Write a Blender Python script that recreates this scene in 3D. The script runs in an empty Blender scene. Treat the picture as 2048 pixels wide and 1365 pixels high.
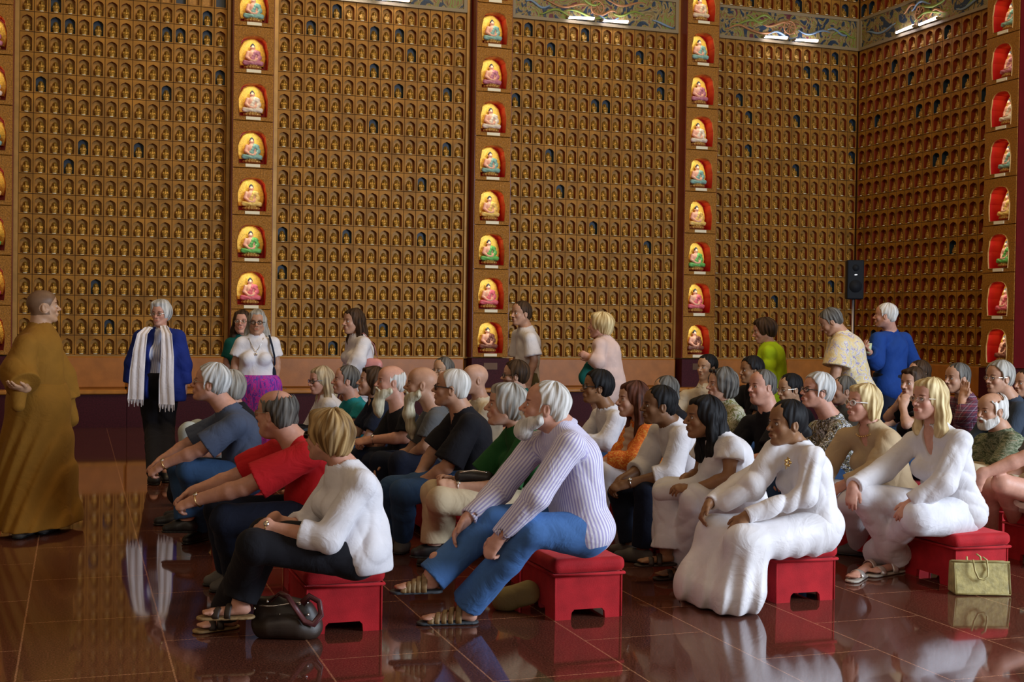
import bpy, math, random
import numpy as np
from mathutils import Vector, Matrix

# ------------------------------------------------------------------ camera
CAM = np.array([0., 0., 1.5])
FPX, YAW, PIT, ROL = 2525., 0.332972378, -0.0150478, 0.01437194
_r = np.array([math.cos(YAW), -math.sin(YAW), 0.])
_f = np.array([math.sin(YAW)*math.cos(PIT), math.cos(YAW)*math.cos(PIT), math.sin(PIT)])
_u = np.cross(_r, _f)
_rr = _r*math.cos(ROL) + _u*math.sin(ROL)
_uu = -_r*math.sin(ROL) + _u*math.cos(ROL)
scene = bpy.context.scene
COL = scene.collection
cd = bpy.data.cameras.new('camera'); cam = bpy.data.objects.new('camera', cd); COL.objects.link(cam)
cd.sensor_width = 36.; cd.lens = FPX/2048*36.; cd.clip_end = 100.
cam.matrix_world = Matrix(((_rr[0], _uu[0], -_f[0], CAM[0]), (_rr[1], _uu[1], -_f[1], CAM[1]), (_rr[2], _uu[2], -_f[2], CAM[2]), (0, 0, 0, 1)))
scene.camera = cam
# ------------------------------------------------------------------ view, world, hall light
vs = scene.view_settings
vs.view_transform = 'Standard'; vs.look = 'None'; vs.gamma = 1.0; vs.use_curve_mapping = False
vs.exposure = 0.0
wd = bpy.data.worlds.new('hall_air'); scene.world = wd; wd.use_nodes = True
bg = wd.node_tree.nodes['Background']; bg.inputs[0].default_value = (1.0, 0.70, 0.42, 1); bg.inputs[1].default_value = 0.22

def area_light(name, loc, target, size, size_y, power, color):
    l = bpy.data.lights.new(name, 'AREA'); l.shape = 'RECTANGLE'; l.size = size; l.size_y = size_y
    l.energy = power; l.color = color
    o = bpy.data.objects.new(name, l); COL.objects.link(o); o.location = loc
    o.rotation_euler = (Vector(target)-Vector(loc)).to_track_quat('-Z', 'Y').to_euler()
    return o
# daylight from the doorway on the right hand side of the hall, behind the audience's backs
area_light('doorway_daylight', (10.5, -0.5, 3.4), (2.6, 7.5, 0.6), 4.5, 4.0, 1450, (0.74, 0.85, 1.0))
# warm lamps high up in the hall
area_light('hall_lamps_middle', (4.5, 9.5, 9.5), (4.8, 17.0, 2.0), 6.0, 4.0, 330, (1.0, 0.72, 0.40))
area_light('hall_lamps_entrance', (-2.5, -1.0, 5.0), (3.5, 9.0, 0.5), 4.0, 3.0, 75, (1.0, 0.82, 0.66))

# ------------------------------------------------------------------ small helpers
def A3(*v): return np.array(v, dtype=float)
def unit(v): v = np.asarray(v, float); return v/max(1e-9, np.linalg.norm(v))
def ray(px, py):
    return _f + _rr*((px-1024.)/FPX) - _uu*((py-682.5)/FPX)
def at_depth(px, py, D): return CAM + ray(px, py)*D
def on_plane(px, py, p0, n):
    d = ray(px, py); t = np.dot(p0-CAM, n)/np.dot(d, n); return CAM + d*t

def tag(o, label=None, cat=None, group=None, kind=None):
    if label: o['label'] = label
    if cat: o['category'] = cat
    if group: o['group'] = group
    if kind: o['kind'] = kind
    return o

def mesh_np(name, V, Q, mats=(), mi=None, T=None, smooth=True, attrs=None):
    """fast mesh from numpy: V (n,3), Q (m,4) quads, T (k,3) triangles"""
    me = bpy.data.meshes.new(name)
    V = np.asarray(V, np.float32)
    nq = 0 if Q is None else len(Q); nt = 0 if T is None else len(T)
    me.vertices.add(len(V)); me.vertices.foreach_set('co', V.ravel())
    loops = []
    if nq: loops.append(np.asarray(Q, np.int32).ravel())
    if nt: loops.append(np.asarray(T, np.int32).ravel())
    L = np.concatenate(loops) if loops else np.zeros(0, np.int32)
    me.loops.add(len(L)); me.loops.foreach_set('vertex_index', L)
    me.polygons.add(nq+nt)
    st = np.concatenate([np.arange(nq)*4, nq*4+np.arange(nt)*3]).astype(np.int32)
    me.polygons.foreach_set('loop_start', st)
    me.polygons.foreach_set('use_smooth', np.full(nq+nt, smooth, dtype=bool))
    for m in mats: me.materials.append(m)
    if mi is not None: me.polygons.foreach_set('material_index', np.asarray(mi, np.int32))
    if attrs:
        for k, a in attrs.items():
            a = np.asarray(a, np.float32)
            if a.ndim == 1:
                at = me.attributes.new(k, 'FLOAT', 'POINT'); at.data.foreach_set('value', a)
            else:
                at = me.attributes.new(k, 'FLOAT_COLOR', 'POINT')
                at.data.foreach_set('color', np.concatenate([a, np.ones((len(a), 1), np.float32)], 1).ravel())
    me.update(calc_edges=True); me.validate()
    return me

def link(name, me, parent=None, loc=None):
    o = bpy.data.objects.new(name, me); COL.objects.link(o)
    if parent is not None: o.parent = parent
    if loc is not None: o.location = loc
    return o
def empty(name, loc=(0, 0, 0), rz=0):
    o = bpy.data.objects.new(name, None); COL.objects.link(o); o.location = loc; o.rotation_euler = (0, 0, rz)
    o.empty_display_size = 0.1
    return o
def copy_tree(o, parent=None):
    c = o.copy(); COL.objects.link(c)
    if parent is not None: c.parent = parent
    for ch in list(o.children): copy_tree(ch, c)
    return c

class MB:
    """collects faces of boxes, tubes, prisms into one mesh"""
    def __init__(s): s.v = []; s.f = []; s.m = []; s.n = 0
    def add(s, V, F, mi=0):
        s.v.append(np.asarray(V, float))
        for f in F: s.f.append([i+s.n for i in f]); s.m.append(mi)
        s.n += len(V); return s
    def box(s, lo, hi, mi=0, bev=0.0):
        x0, y0, z0 = lo; x1, y1, z1 = hi
        if bev <= 0:
            V = [(x, y, z) for x in (x0, x1) for y in (y0, y1) for z in (z0, z1)]
            return s.add(V, [(0, 1, 3, 2), (4, 6, 7, 5), (0, 4, 5, 1), (2, 3, 7, 6), (0, 2, 6, 4), (1, 5, 7, 3)], mi)
        b = bev; V = []; idx = {}
        for ix in (0, 1):
            for iy in (0, 1):
                for iz in (0, 1):
                    c = [(x0, x1)[ix], (y0, y1)[iy], (z0, z1)[iz]]; sgn = [(1, -1)[ix], (1, -1)[iy], (1, -1)[iz]]
                    for ax in range(3):
                        p = [c[k]+(sgn[k]*b if k != ax else 0) for k in range(3)]
                        idx[(ix, iy, iz, ax)] = len(V); V.append(p)
        F = []
        for ax in range(3):
            o = [k for k in range(3) if k != ax]
            for sd in (0, 1):
                q = []
                for a, c in ((0, 0), (1, 0), (1, 1), (0, 1)):
                    k = [0, 0, 0]; k[ax] = sd; k[o[0]] = a; k[o[1]] = c; q.append(idx[(*k, ax)])
                flip = (sd == 0) != (ax == 1)
                F.append(q[::-1] if flip else q)
        for ax in range(3):   # edges along ax
            o = [k for k in range(3) if k != ax]
            for a in (0, 1):
                for c in (0, 1):
                    k0 = [0, 0, 0]; k0[o[0]] = a; k0[o[1]] = c; k1 = list(k0); k1[ax] = 1
                    F.append([idx[(*k0, o[0])], idx[(*k0, o[1])], idx[(*k1, o[1])], idx[(*k1, o[0])]])
        for ix in (0, 1):
            for iy in (0, 1):
                for iz in (0, 1): F.append([idx[(ix, iy, iz, a)] for a in range(3)])
        return s.add(V, F, mi)
    def tube(s, pts, r, seg=8, mi=0, closed=False, cap=True, flat=1.0, upv=None):
        P = [np.asarray(p, float) for p in pts]; n = len(P)
        rs = r if hasattr(r, '__len__') else [r]*n
        V = []; up = None
        for i in range(n):
            a = P[i-1] if (i > 0 or closed) else P[i]; b = P[(i+1) % n] if (i < n-1 or closed) else P[i]
            t = unit(b-a)
            if up is None:
                up = np.asarray(upv, float) if upv is not None else (A3(0, 0, 1) if abs(t[2]) < .9 else A3(1, 0, 0))
            x = unit(np.cross(up, t)); up = np.cross(t, x)
            for k in range(seg):
                an = 2*math.pi*k/seg
                V.append(P[i] + x*math.cos(an)*rs[i] + up*math.sin(an)*rs[i]*flat)
        F = []
        for i in range(n if closed else n-1):
            for k in range(seg):
                a = i*seg+k; b = i*seg+(k+1) % seg; c = ((i+1) % n)*seg+(k+1) % seg; d = ((i+1) % n)*seg+k
                F.append((a, b, c, d))
        if cap and not closed:
            F.append(tuple(range(seg-1, -1, -1))); F.append(tuple((n-1)*seg+k for k in range(seg)))
        return s.add(V, F, mi)
    def ball(s, c, r, mi=0, nu=10, nv=7, R=None):
        r = np.asarray(r if hasattr(r, '__len__') else (r, r, r), float); V = []; F = []
        for j in range(nv+1):
            th = math.pi*j/nv
            for i in range(nu):
                ph = 2*math.pi*i/nu
                p = A3(math.sin(th)*math.cos(ph), math.sin(th)*math.sin(ph), math.cos(th))*r
                V.append((R @ p if R is not None else p) + np.asarray(c, float))
        for j in range(nv):
            for i in range(nu):
                F.append((j*nu+i, (j+1)*nu+i, (j+1)*nu+(i+1) % nu, j*nu+(i+1) % nu))
        return s.add(V, F, mi)
    def prism(s, poly, y0, y1, mi=0, fn=None):
        """poly: (x,z) outline, extruded along y; fn maps to world"""
        n = len(poly); V = [(x, y0, z) for x, z in poly]+[(x, y1, z) for x, z in poly]
        if fn: V = [fn(p) for p in V]
        F = [tuple(range(n)), tuple(range(2*n-1, n-1, -1))]+[(i, i+n, (i+1) % n+n, (i+1) % n) for i in range(n)]
        return s.add(V, F, mi)
    def build(s, name, mats, parent=None, smooth=False, origin=None):
        me = bpy.data.meshes.new(name)
        V = np.concatenate(s.v) if s.v else np.zeros((0, 3))
        if origin is not None: V = V-np.asarray(origin, float)
        me.from_pydata([tuple(v) for v in V], [], s.f)
        if not isinstance(mats, (list, tuple)): mats = [mats]
        for m in mats: me.materials.append(m)
        me.polygons.foreach_set('material_index', np.asarray(s.m, np.int32))
        me.polygons.foreach_set('use_smooth', np.full(len(s.f), smooth, dtype=bool))
        me.update()
        return link(name, me, parent, origin)

# ------------------------------------------------------------------ materials
_mc = {}
def _new(name):
    m = bpy.data.materials.new(name); m.use_nodes = True
    return m, m.node_tree.nodes, m.node_tree.links, m.node_tree.nodes['Principled BSDF']
def rgba(c): return (c[0], c[1], c[2], 1)
def mat(name, color, rough=0.6, metal=0.0, spec=0.5, noise=0.0, nscale=20., bump=0.0, bscale=60., sheen=0.0, coat=0.0, emit=None, estr=0.0, trans=0.0, streak=None, attr=None):
    """plain material with noise mottling, bump, sheen"""
    if name in _mc: return _mc[name]
    m, N, L, b = _new(name); _mc[name] = m
    b.inputs['Base Color'].default_value = rgba(color); b.inputs['Roughness'].default_value = rough
    b.inputs['Metallic'].default_value = metal; b.inputs['Specular IOR Level'].default_value = spec
    if sheen: b.inputs['Sheen Weight'].default_value = sheen; b.inputs['Sheen Roughness'].default_value = 0.4; b.inputs['Sheen Tint'].default_value = rgba([min(1, c*1.5+.1) for c in color])
    if coat: b.inputs['Coat Weight'].default_value = coat
    if trans: b.inputs['Transmission Weight'].default_value = trans
    if emit is not None: b.inputs['Emission Color'].default_value = rgba(emit); b.inputs['Emission Strength'].default_value = estr
    tc = N.new('ShaderNodeTexCoord'); src = None
    if attr:
        at = N.new('ShaderNodeAttribute'); at.attribute_name = attr
        mx = N.new('ShaderNodeMix'); mx.data_type = 'RGBA'; mx.blend_type = 'MULTIPLY'; mx.inputs['Factor'].default_value = 1
        mx.inputs['A'].default_value = rgba(color); L.new(at.outputs['Color'], mx.inputs['B']); src = mx.outputs['Result']
    if noise:
        nz = N.new('ShaderNodeTexNoise'); nz.inputs['Scale'].default_value = nscale; nz.inputs['Detail'].default_value = 4
        L.new(tc.outputs['Object'], nz.inputs['Vector'])
        mr = N.new('ShaderNodeMapRange'); mr.inputs['From Min'].default_value = .3; mr.inputs['From Max'].default_value = .7
        mr.inputs['To Min'].default_value = 1-noise; mr.inputs['To Max'].default_value = 1+noise*.6; L.new(nz.outputs['Fac'], mr.inputs['Value'])
        mx = N.new('ShaderNodeMix'); mx.data_type = 'RGBA'; mx.blend_type = 'MULTIPLY'; mx.inputs['Factor'].default_value = 1
        if src is not None: L.new(src, mx.inputs['A'])
        else: mx.inputs['A'].default_value = rgba(color)
        L.new(mr.outputs['Result'], mx.inputs['B']); src = mx.outputs['Result']
    if src is not None: L.new(src, b.inputs['Base Color'])
    if bump:
        nz = N.new('ShaderNodeTexNoise'); nz.inputs['Scale'].default_value = bscale; nz.inputs['Detail'].default_value = 3
        L.new(tc.outputs['Object'], nz.inputs['Vector'])
        bp = N.new('ShaderNodeBump'); bp.inputs['Strength'].default_value = bump; bp.inputs['Distance'].default_value = .004
        L.new(nz.outputs['Fac'], bp.inputs['Height']); L.new(bp.outputs['Normal'], b.inputs['Normal'])
    return m
def wrinkle(m, strength=.26, scale=5.5):
    N, L, b = m.node_tree.nodes, m.node_tree.links, m.node_tree.nodes['Principled BSDF']
    tc = N.new('ShaderNodeTexCoord'); nz = N.new('ShaderNodeTexNoise'); nz.inputs['Scale'].default_value = scale; nz.inputs['Detail'].default_value = 3.5; nz.inputs['Distortion'].default_value = 1.8
    L.new(tc.outputs['Object'], nz.inputs['Vector'])
    ms = N.new('ShaderNodeMath'); ms.operation = 'SUBTRACT'; ms.inputs[1].default_value = .5; L.new(nz.outputs['Fac'], ms.inputs[0])
    ab = N.new('ShaderNodeMath'); ab.operation = 'ABSOLUTE'; L.new(ms.outputs[0], ab.inputs[0])
    bp = N.new('ShaderNodeBump'); bp.inputs['Strength'].default_value = strength; bp.inputs['Distance'].default_value = .04; bp.invert = True
    L.new(ab.outputs[0], bp.inputs['Height']); L.new(bp.outputs['Normal'], b.inputs['Normal'])
    return m
def cloth(name, color, rough=0.85, sheen=0.15, weave=True, **k):
    if name in _mc: return _mc[name]
    return wrinkle(mat(name, color, rough, spec=.25, noise=.10, nscale=9., sheen=sheen, **k))
def ramp(N, stops, interp='LINEAR'):
    r = N.new('ShaderNodeValToRGB'); e = r.color_ramp; e.interpolation = interp
    while len(e.elements) > 1: e.elements.remove(e.elements[-1])
    e.elements[0].position = stops[0][0]; e.elements[0].color = rgba(stops[0][1])
    for p, c in stops[1:]:
        x = e.elements.new(p); x.color = rgba(c)
    return r
def stripe_cloth(name, c1, c2, period, duty=.5):
    if name in _mc: return _mc[name]
    m, N, L, b = _new(name); _mc[name] = m; b.inputs['Roughness'].default_value = .8
    at = N.new('ShaderNodeAttribute'); at.attribute_name = 'wrap'
    mu = N.new('ShaderNodeMath'); mu.operation = 'MULTIPLY'; mu.inputs[1].default_value = 1/period; L.new(at.outputs['Fac'], mu.inputs[0])
    fr = N.new('ShaderNodeMath'); fr.operation = 'FRACT'; L.new(mu.outputs[0], fr.inputs[0])
    r = ramp(N, [(0, c1), (duty-.06, c1), (duty+.04, c2), (.94, c2), (1, c1)]); L.new(fr.outputs[0], r.inputs[0]); L.new(r.outputs[0], b.inputs['Base Color'])
    return wrinkle(m)
def print_cloth(name, stops, scale=14., kind='voronoi', stretch=(1, 1, 1)):
    """printed cloth: blotches of several colours (floral / camo / batik)"""
    if name in _mc: return _mc[name]
    m, N, L, b = _new(name); _mc[name] = m; b.inputs['Roughness'].default_value = .85
    tc = N.new('ShaderNodeTexCoord'); mp = N.new('ShaderNodeMapping'); mp.inputs['Scale'].default_value = stretch; L.new(tc.outputs['Object'], mp.inputs['Vector'])
    nz = N.new('ShaderNodeTexNoise'); nz.inputs['Scale'].default_value = scale; nz.inputs['Detail'].default_value = 3; nz.inputs['Distortion'].default_value = 1.6 if kind != 'camo' else .5
    L.new(mp.outputs[0], nz.inputs['Vector'])
    r = ramp(N, stops, 'CONSTANT'); L.new(nz.outputs['Fac'], r.inputs[0]); L.new(r.outputs[0], b.inputs['Base Color'])
    return wrinkle(m)
def plaid_cloth(name, base, c2, c3, period=.05):
    if name in _mc: return _mc[name]
    m, N, L, b = _new(name); _mc[name] = m; b.inputs['Roughness'].default_value = .85
    at = N.new('ShaderNodeAttribute'); at.attribute_name = 'wrap'; tc = N.new('ShaderNodeTexCoord'); sp = N.new('ShaderNodeSeparateXYZ'); L.new(tc.outputs['Object'], sp.inputs[0])
    outs = []
    for src in (at.outputs['Fac'], sp.outputs['Z']):
        mu = N.new('ShaderNodeMath'); mu.operation = 'MULTIPLY'; mu.inputs[1].default_value = 1/period; L.new(src, mu.inputs[0])
        fr = N.new('ShaderNodeMath'); fr.operation = 'FRACT'; L.new(mu.outputs[0], fr.inputs[0]); outs.append(fr)
    r1 = ramp(N, [(0, base), (.45, c2), (.6, base), (.85, c3), (.92, base)], 'CONSTANT'); L.new(outs[0].outputs[0], r1.inputs[0])
    r2 = ramp(N, [(0, base), (.4, c2), (.6, base), (.82, c3), (.9, base)], 'CONSTANT'); L.new(outs[1].outputs[0], r2.inputs[0])
    mx = N.new('ShaderNodeMix'); mx.data_type = 'RGBA'; mx.inputs['Factor'].default_value = .5
    L.new(r1.outputs[0], mx.inputs['A']); L.new(r2.outputs[0], mx.inputs['B']); L.new(mx.outputs['Result'], b.inputs['Base Color'])
    return m
def hair_mat(name, c1, c2, freq=1.0):
    if name in _mc: return _mc[name]
    m, N, L, b = _new(name); _mc[name] = m
    b.inputs['Roughness'].default_value = .58; b.inputs['Specular IOR Level'].default_value = .30
    at = N.new('ShaderNodeAttribute'); at.attribute_name = 'flow'
    mp = N.new('ShaderNodeMapping'); mp.inputs['Scale'].default_value = (60*freq, 60*freq, 5*freq); L.new(at.outputs['Vector'], mp.inputs['Vector'])
    nz = N.new('ShaderNodeTexNoise'); nz.inputs['Scale'].default_value = 1.; nz.inputs['Detail'].default_value = 4; L.new(mp.outputs[0], nz.inputs['Vector'])
    r = ramp(N, [(.34, c1), (.66, c2)]); L.new(nz.outputs['Fac'], r.inputs[0]); L.new(r.outputs[0], b.inputs['Base Color'])
    if c2[0] < .2: b.inputs['Specular IOR Level'].default_value = .15
    bp = N.new('ShaderNodeBump'); bp.inputs['Strength'].default_value = .9; bp.inputs['Distance'].default_value = .005
    L.new(nz.outputs['Fac'], bp.inputs['Height']); L.new(bp.outputs['Normal'], b.inputs['Normal'])
    return m
_sk = {}
def skin_mat(tone):
    k = 'skin_%02d%02d%02d' % tuple(int(c*99) for c in tone)
    if k in _mc: return _mc[k]
    m = mat(k, tone, .48, spec=.35, noise=.10, nscale=40., bump=.12, bscale=300., attr='tint')
    b = m.node_tree.nodes['Principled BSDF']
    b.inputs['Subsurface Weight'].default_value = .0
    return m
#@@SDF
# ------------------------------------------------------------------ distance fields -> smooth closed meshes
f32 = np.float32
class Field:
    def __init__(s): s.ops = []; s.lo = np.full(3, 1e9); s.hi = np.full(3, -1e9)
    def _bb(s, pts, r):
        for p in pts: s.lo = np.minimum(s.lo, np.asarray(p)-r); s.hi = np.maximum(s.hi, np.asarray(p)+r)
    def op(s, fn, mode='u', k=0.0): s.ops.append((fn, mode, k)); return s
    def cone(s, a, b, r1, r2, k=.02, mode='u', n=None, sq=1.0):
        a = np.asarray(a, float); b = np.asarray(b, float)
        if mode == 'u': s._bb((a, b), max(r1, r2))
        ba = (b-a).astype(f32); L2 = f32(max(1e-9, float(ba@ba))); a_ = a.astype(f32)
        n_ = None if n is None else unit(n).astype(f32)
        def fn(P):
            q = P-a_; t = np.clip((q@ba)/L2, 0, 1); q = q-t[:, None]*ba
            l2 = np.einsum('ij,ij->i', q, q)
            if n_ is not None:
                qn = q@n_; l2 = l2-qn*qn+(qn/sq)**2
                return (np.sqrt(np.maximum(l2, 0))-(r1+t*(r2-r1)))*min(1, sq)
            return np.sqrt(l2)-(r1+t*(r2-r1))
        return s.op(fn, mode, k)
    def chain(s, pts, rs, k=.02, mode='u', n=None, sq=1.0):
        for i in range(len(pts)-1): s.cone(pts[i], pts[i+1], rs[i], rs[i+1], k, mode, n, sq)
        return s
    def ell(s, c, r, R=None, k=.02, mode='u'):
        c = np.asarray(c, float); r = np.asarray(r, float)
        if mode == 'u': s._bb((c,), r.max())
        M = (np.eye(3) if R is None else np.asarray(R)).astype(f32)   # columns = axes
        c_ = c.astype(f32); ir = (1/r).astype(f32)
        def fn(P):
            q = (P-c_)@M; a = q*ir; k0 = np.sqrt(np.einsum('ij,ij->i', a, a)); b = a*ir
            k1 = np.sqrt(np.einsum('ij,ij->i', b, b))+1e-6
            return k0*(k0-1)/k1
        return s.op(fn, mode, k)
    def plane(s, p, n, k=0.0, mode='i'):
        """keeps the half space behind n (mode i)"""
        n_ = unit(n).astype(f32); c = f32(np.dot(n_, np.asarray(p, float)))
        return s.op(lambda P: P@n_-c, mode, k)
    def disp(s, fn): return s.op(fn, 'd', 0)
    def __call__(s, P):
        d = None
        for fn, mode, k in s.ops:
            v = fn(P)
            if mode == 'd': d = d+v; continue
            if d is None: d = v; continue
            if mode == 'u':
                if k > 0:
                    h = np.clip(.5+.5*(v-d)/k, 0, 1); d = v+(d-v)*h-k*h*(1-h)
                else: d = np.minimum(d, v)
            else:
                if mode == 's': v = -v
                if k > 0:
                    h = np.clip(.5-.5*(v-d)/k, 0, 1); d = v+(d-v)*h+k*h*(1-h)
                else: d = np.maximum(d, v)
        return d

_E12 = [(0, 1), (2, 3), (4, 5), (6, 7), (0, 2), (1, 3), (4, 6), (5, 7), (0, 4), (1, 5), (2, 6), (3, 7)]
_C8 = np.array([[(i >> 0) & 1, (i >> 1) & 1, (i >> 2) & 1] for i in range(8)])
def mesh_field(F, lo, hi, h, excl=(), slack=0.012, m=4):
    lo = np.floor(np.asarray(lo)/h)*h-h*2; hi = np.asarray(hi)+h*2
    nb = np.maximum(1, np.ceil((hi-lo)/(h*m)).astype(int)); n = nb*m
    g = [lo[i]+(np.arange(nb[i])+.5)*h*m for i in range(3)]
    C = np.stack(np.meshgrid(*g, indexing='ij'), -1).reshape(-1, 3).astype(f32)
    dc = F(C).astype(f32)
    act = np.abs(dc) < h*m*.9+slack
    A = np.repeat(np.repeat(np.repeat(dc.reshape(nb), m, 0), m, 1), m, 2)
    ai = np.argwhere(act.reshape(nb))
    if not len(ai): return np.zeros((0, 3)), np.zeros((0, 4), int)
    sub = np.stack(np.meshgrid(*[np.arange(m)]*3, indexing='ij'), -1).reshape(-1, 3)
    idx = (ai[:, None, :]*m+sub[None]).reshape(-1, 3)
    P = (lo+idx*h).astype(f32)
    out = np.empty(len(P), f32)
    for i in range(0, len(P), 200000): out[i:i+200000] = F(P[i:i+200000])
    A[idx[:, 0], idx[:, 1], idx[:, 2]] = out
    S = A < 0
    c = np.zeros(tuple(n-1), np.uint8)
    for a in _C8: c += S[a[0]:a[0]+n[0]-1, a[1]:a[1]+n[1]-1, a[2]:a[2]+n[2]-1]
    cell = np.argwhere((c > 0) & (c < 8))
    vid = np.full(tuple(n-1), -1, np.int32); vid[cell[:, 0], cell[:, 1], cell[:, 2]] = np.arange(len(cell))
    val = np.stack([A[cell[:, 0]+a[0], cell[:, 1]+a[1], cell[:, 2]+a[2]] for a in _C8], 1)
    acc = np.zeros((len(cell), 3)); cnt = np.zeros(len(cell))
    for a, b in _E12:
        va, vb = val[:, a], val[:, b]; x = (va < 0) != (vb < 0)
        t = np.where(x, va/np.where(x, va-vb, 1), 0)
        p = _C8[a]+t[:, None]*(_C8[b]-_C8[a]); acc += np.where(x[:, None], p, 0); cnt += x
    V = lo+(cell+acc/cnt[:, None])*h
    Qs = []
    for ax in range(3):
        o = [(ax+1) % 3, (ax+2) % 3]
        sl = [slice(1, n[k]-1) for k in range(3)]; sl[ax] = slice(0, n[ax]-1); sl2 = list(sl); sl2[ax] = slice(1, n[ax])
        a = S[tuple(sl)]; b = S[tuple(sl2)]
        e = np.argwhere(a != b); off = np.array([1, 1, 1]); off[ax] = 0; e = e+off
        if not len(e): continue
        s0 = S[e[:, 0], e[:, 1], e[:, 2]]
        def vv(d1, d2):
            q = e.copy(); q[:, o[0]] -= d1; q[:, o[1]] -= d2; return vid[q[:, 0], q[:, 1], q[:, 2]]
        q = np.stack([vv(1, 1), vv(0, 1), vv(0, 0), vv(1, 0)], 1)
        q[~s0] = q[~s0][:, ::-1]
        Qs.append(q)
    if not Qs: return np.zeros((0, 3)), np.zeros((0, 4), int)
    Q = np.concatenate(Qs)
    Q = Q[(Q >= 0).all(1)]
    for bl, bh in excl:
        ins = ((V > np.asarray(bl)+h*.8) & (V < np.asarray(bh)-h*.8)).all(1)
        Q = Q[~ins[Q].all(1)]
    used = np.zeros(len(V), bool); used[Q.ravel()] = True
    rm = np.cumsum(used)-1
    return V[used], rm[Q]

def join_np(parts):
    Vs = []; Qs = []; n = 0
    for V, Q in parts: Vs.append(V); Qs.append(Q+n); n += len(V)
    return np.concatenate(Vs), np.concatenate(Qs)

def vnoise(P, seed=0, f=1.0):
    """cheap smooth pseudo noise in -1..1"""
    rng = np.random.RandomState(seed); s = 0
    for i in range(3):
        k = rng.normal(size=3); k = (k/np.linalg.norm(k)*f*(6+3*i)).astype(f32); k2 = rng.normal(size=3); k2 = (k2/np.linalg.norm(k2)*f*5).astype(f32)
        s = s+np.sin(P@k+rng.rand()*6.3+1.3*np.sin(P@k2+rng.rand()*6.3))
    return s/3
def folds(amp, seed, along=None, f=1.0):
    """cloth folds: ridged, stretched across the given direction"""
    rng = np.random.RandomState(seed+77); ks = []
    for i in range(3):
        k = rng.normal(size=3)
        if along is not None: k = k-0.6*np.dot(k, along)*np.asarray(along)
        k = k/np.linalg.norm(k)*(28+22*rng.rand())*f; ks.append((k.astype(f32), rng.rand()*6.3, rng.normal(size=3).astype(f32)*9*f, rng.rand()*6.3))
    def fn(P):
        w = 1.0; s = 0; tot = 0
        for k, p, k2, p2 in ks:
            s = s+w*np.abs(np.sin((P@k)*.5+p+1.5*np.sin(P@k2+p2)))**.7; tot += w; w *= .62
        return ((.68-s/tot)*amp*2.0*np.clip(.55+.6*vnoise(P, seed+5, .7), 0.1, 1)).astype(f32)
    return fn
#@@PERSON
# ------------------------------------------------------------------ people
SK_FAIR = (.56, .32, .22); SK_PINK = (.60, .31, .22); SK_TAN = (.50, .27, .17); SK_ASIA = (.50, .29, .17); SK_BROWN = (.20, .095, .045); SK_BROWN2 = (.30, .150, .072)
H_WHITE = hair_mat('hair_white', (.42, .40, .36), (.80, .78, .74)); H_GREY = hair_mat('hair_grey', (.16, .15, .13), (.50, .48, .43))
H_DKGREY = hair_mat('hair_dark_grey', (.03, .026, .023), (.19, .18, .16)); H_BLOND = hair_mat('hair_blonde', (.34, .22, .08), (.86, .70, .38))
H_DBLOND = hair_mat('hair_dark_blonde', (.14, .075, .025), (.50, .33, .14)); H_BROWN = hair_mat('hair_brown', (.018, .010, .006), (.075, .040, .020))
H_BLACK = hair_mat('hair_black', (.003, .003, .004), (.016, .015, .016)); H_BEARD = hair_mat('beard_yellow_white', (.38, .33, .20), (.72, .67, .50))
H_SILVER = hair_mat('hair_silver', (.24, .24, .23), (.74, .74, .72)); H_ASHBLOND = hair_mat('hair_ash_blonde', (.20, .14, .08), (.58, .46, .28))
M_EYEW = mat('eye_white', (.75, .72, .68), .25); M_EYEI = mat('eye_iris', (.035, .025, .02), .15)
M_LENS = mat('spectacle_lens', (.9, .9, .9), .05, trans=1.0); M_LENSDK = mat('dark_lens', (.02, .015, .012), .08)
M_WIRE = mat('spectacle_wire', (.55, .50, .42), .25, metal=1.0); M_BLKFRAME = mat('spectacle_black', (.02, .017, .015), .3)
M_SILVER = mat('silver_metal', (.75, .73, .70), .22, metal=1.0); M_GOLDM = mat('gold_metal', (.80, .58, .24), .22, metal=1.0)
M_BLK = cloth('black_cloth', (.008, .008, .012)); M_LEATHER_BK = mat('black_leather', (.012, .011, .010), .4, bump=.2, bscale=120)
ZUP = A3(0, 0, 1)

def hand_field(F, W, d, n, t, s=1.0, curl=.45, spread=1.0, thumb=.6):
    """palm, four fingers of unequal length with two bends, a thumb leaving the side of the palm"""
    F.cone(W-d*.02*s, W+d*.035*s, .027*s, .033*s, .02, n=n, sq=.75)
    F.cone(W+d*.03*s, W+d*.078*s, .034*s, .040*s, .012, n=n, sq=.40)
    for i, (off, ln, r) in enumerate(((.029, .068, .0088), (.0105, .077, .0090), (-.0085, .071, .0086), (-.0265, .054, .0078))):
        b = W+d*(.088-.004*abs(i-1.2))*s+t*off*s; th = 0; p = b; cc = curl*(1+.10*i)
        sd = t*off*.35*spread
        pts = [W+d*.06*s+t*off*s*.9, b]
        for j, fr in enumerate((.45, .31, .24)):
            th += cc*(1.0, 1.15, .7)[j]
            p = p+(unit(d*math.cos(th)-n*math.sin(th)+sd*4))*ln*fr*s; pts.append(p)
        F.chain(pts, [r*1.05*s, r*1.1*s, r*s, r*.92*s, r*.78*s], .0035)
    b = W+d*.022*s+t*.026*s
    p1 = b+(t*.62+d*.62-n*.35*thumb)*.030*s; p2 = p1+(t*.30+d*.85-n*.45*thumb)*.032*s; p3 = p2+(t*.05+d*.9-n*.5*thumb)*.024*s
    F.chain([b, p1, p2, p3], [.0145*s, .0125*s, .0105*s, .0085*s], .006)

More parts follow.
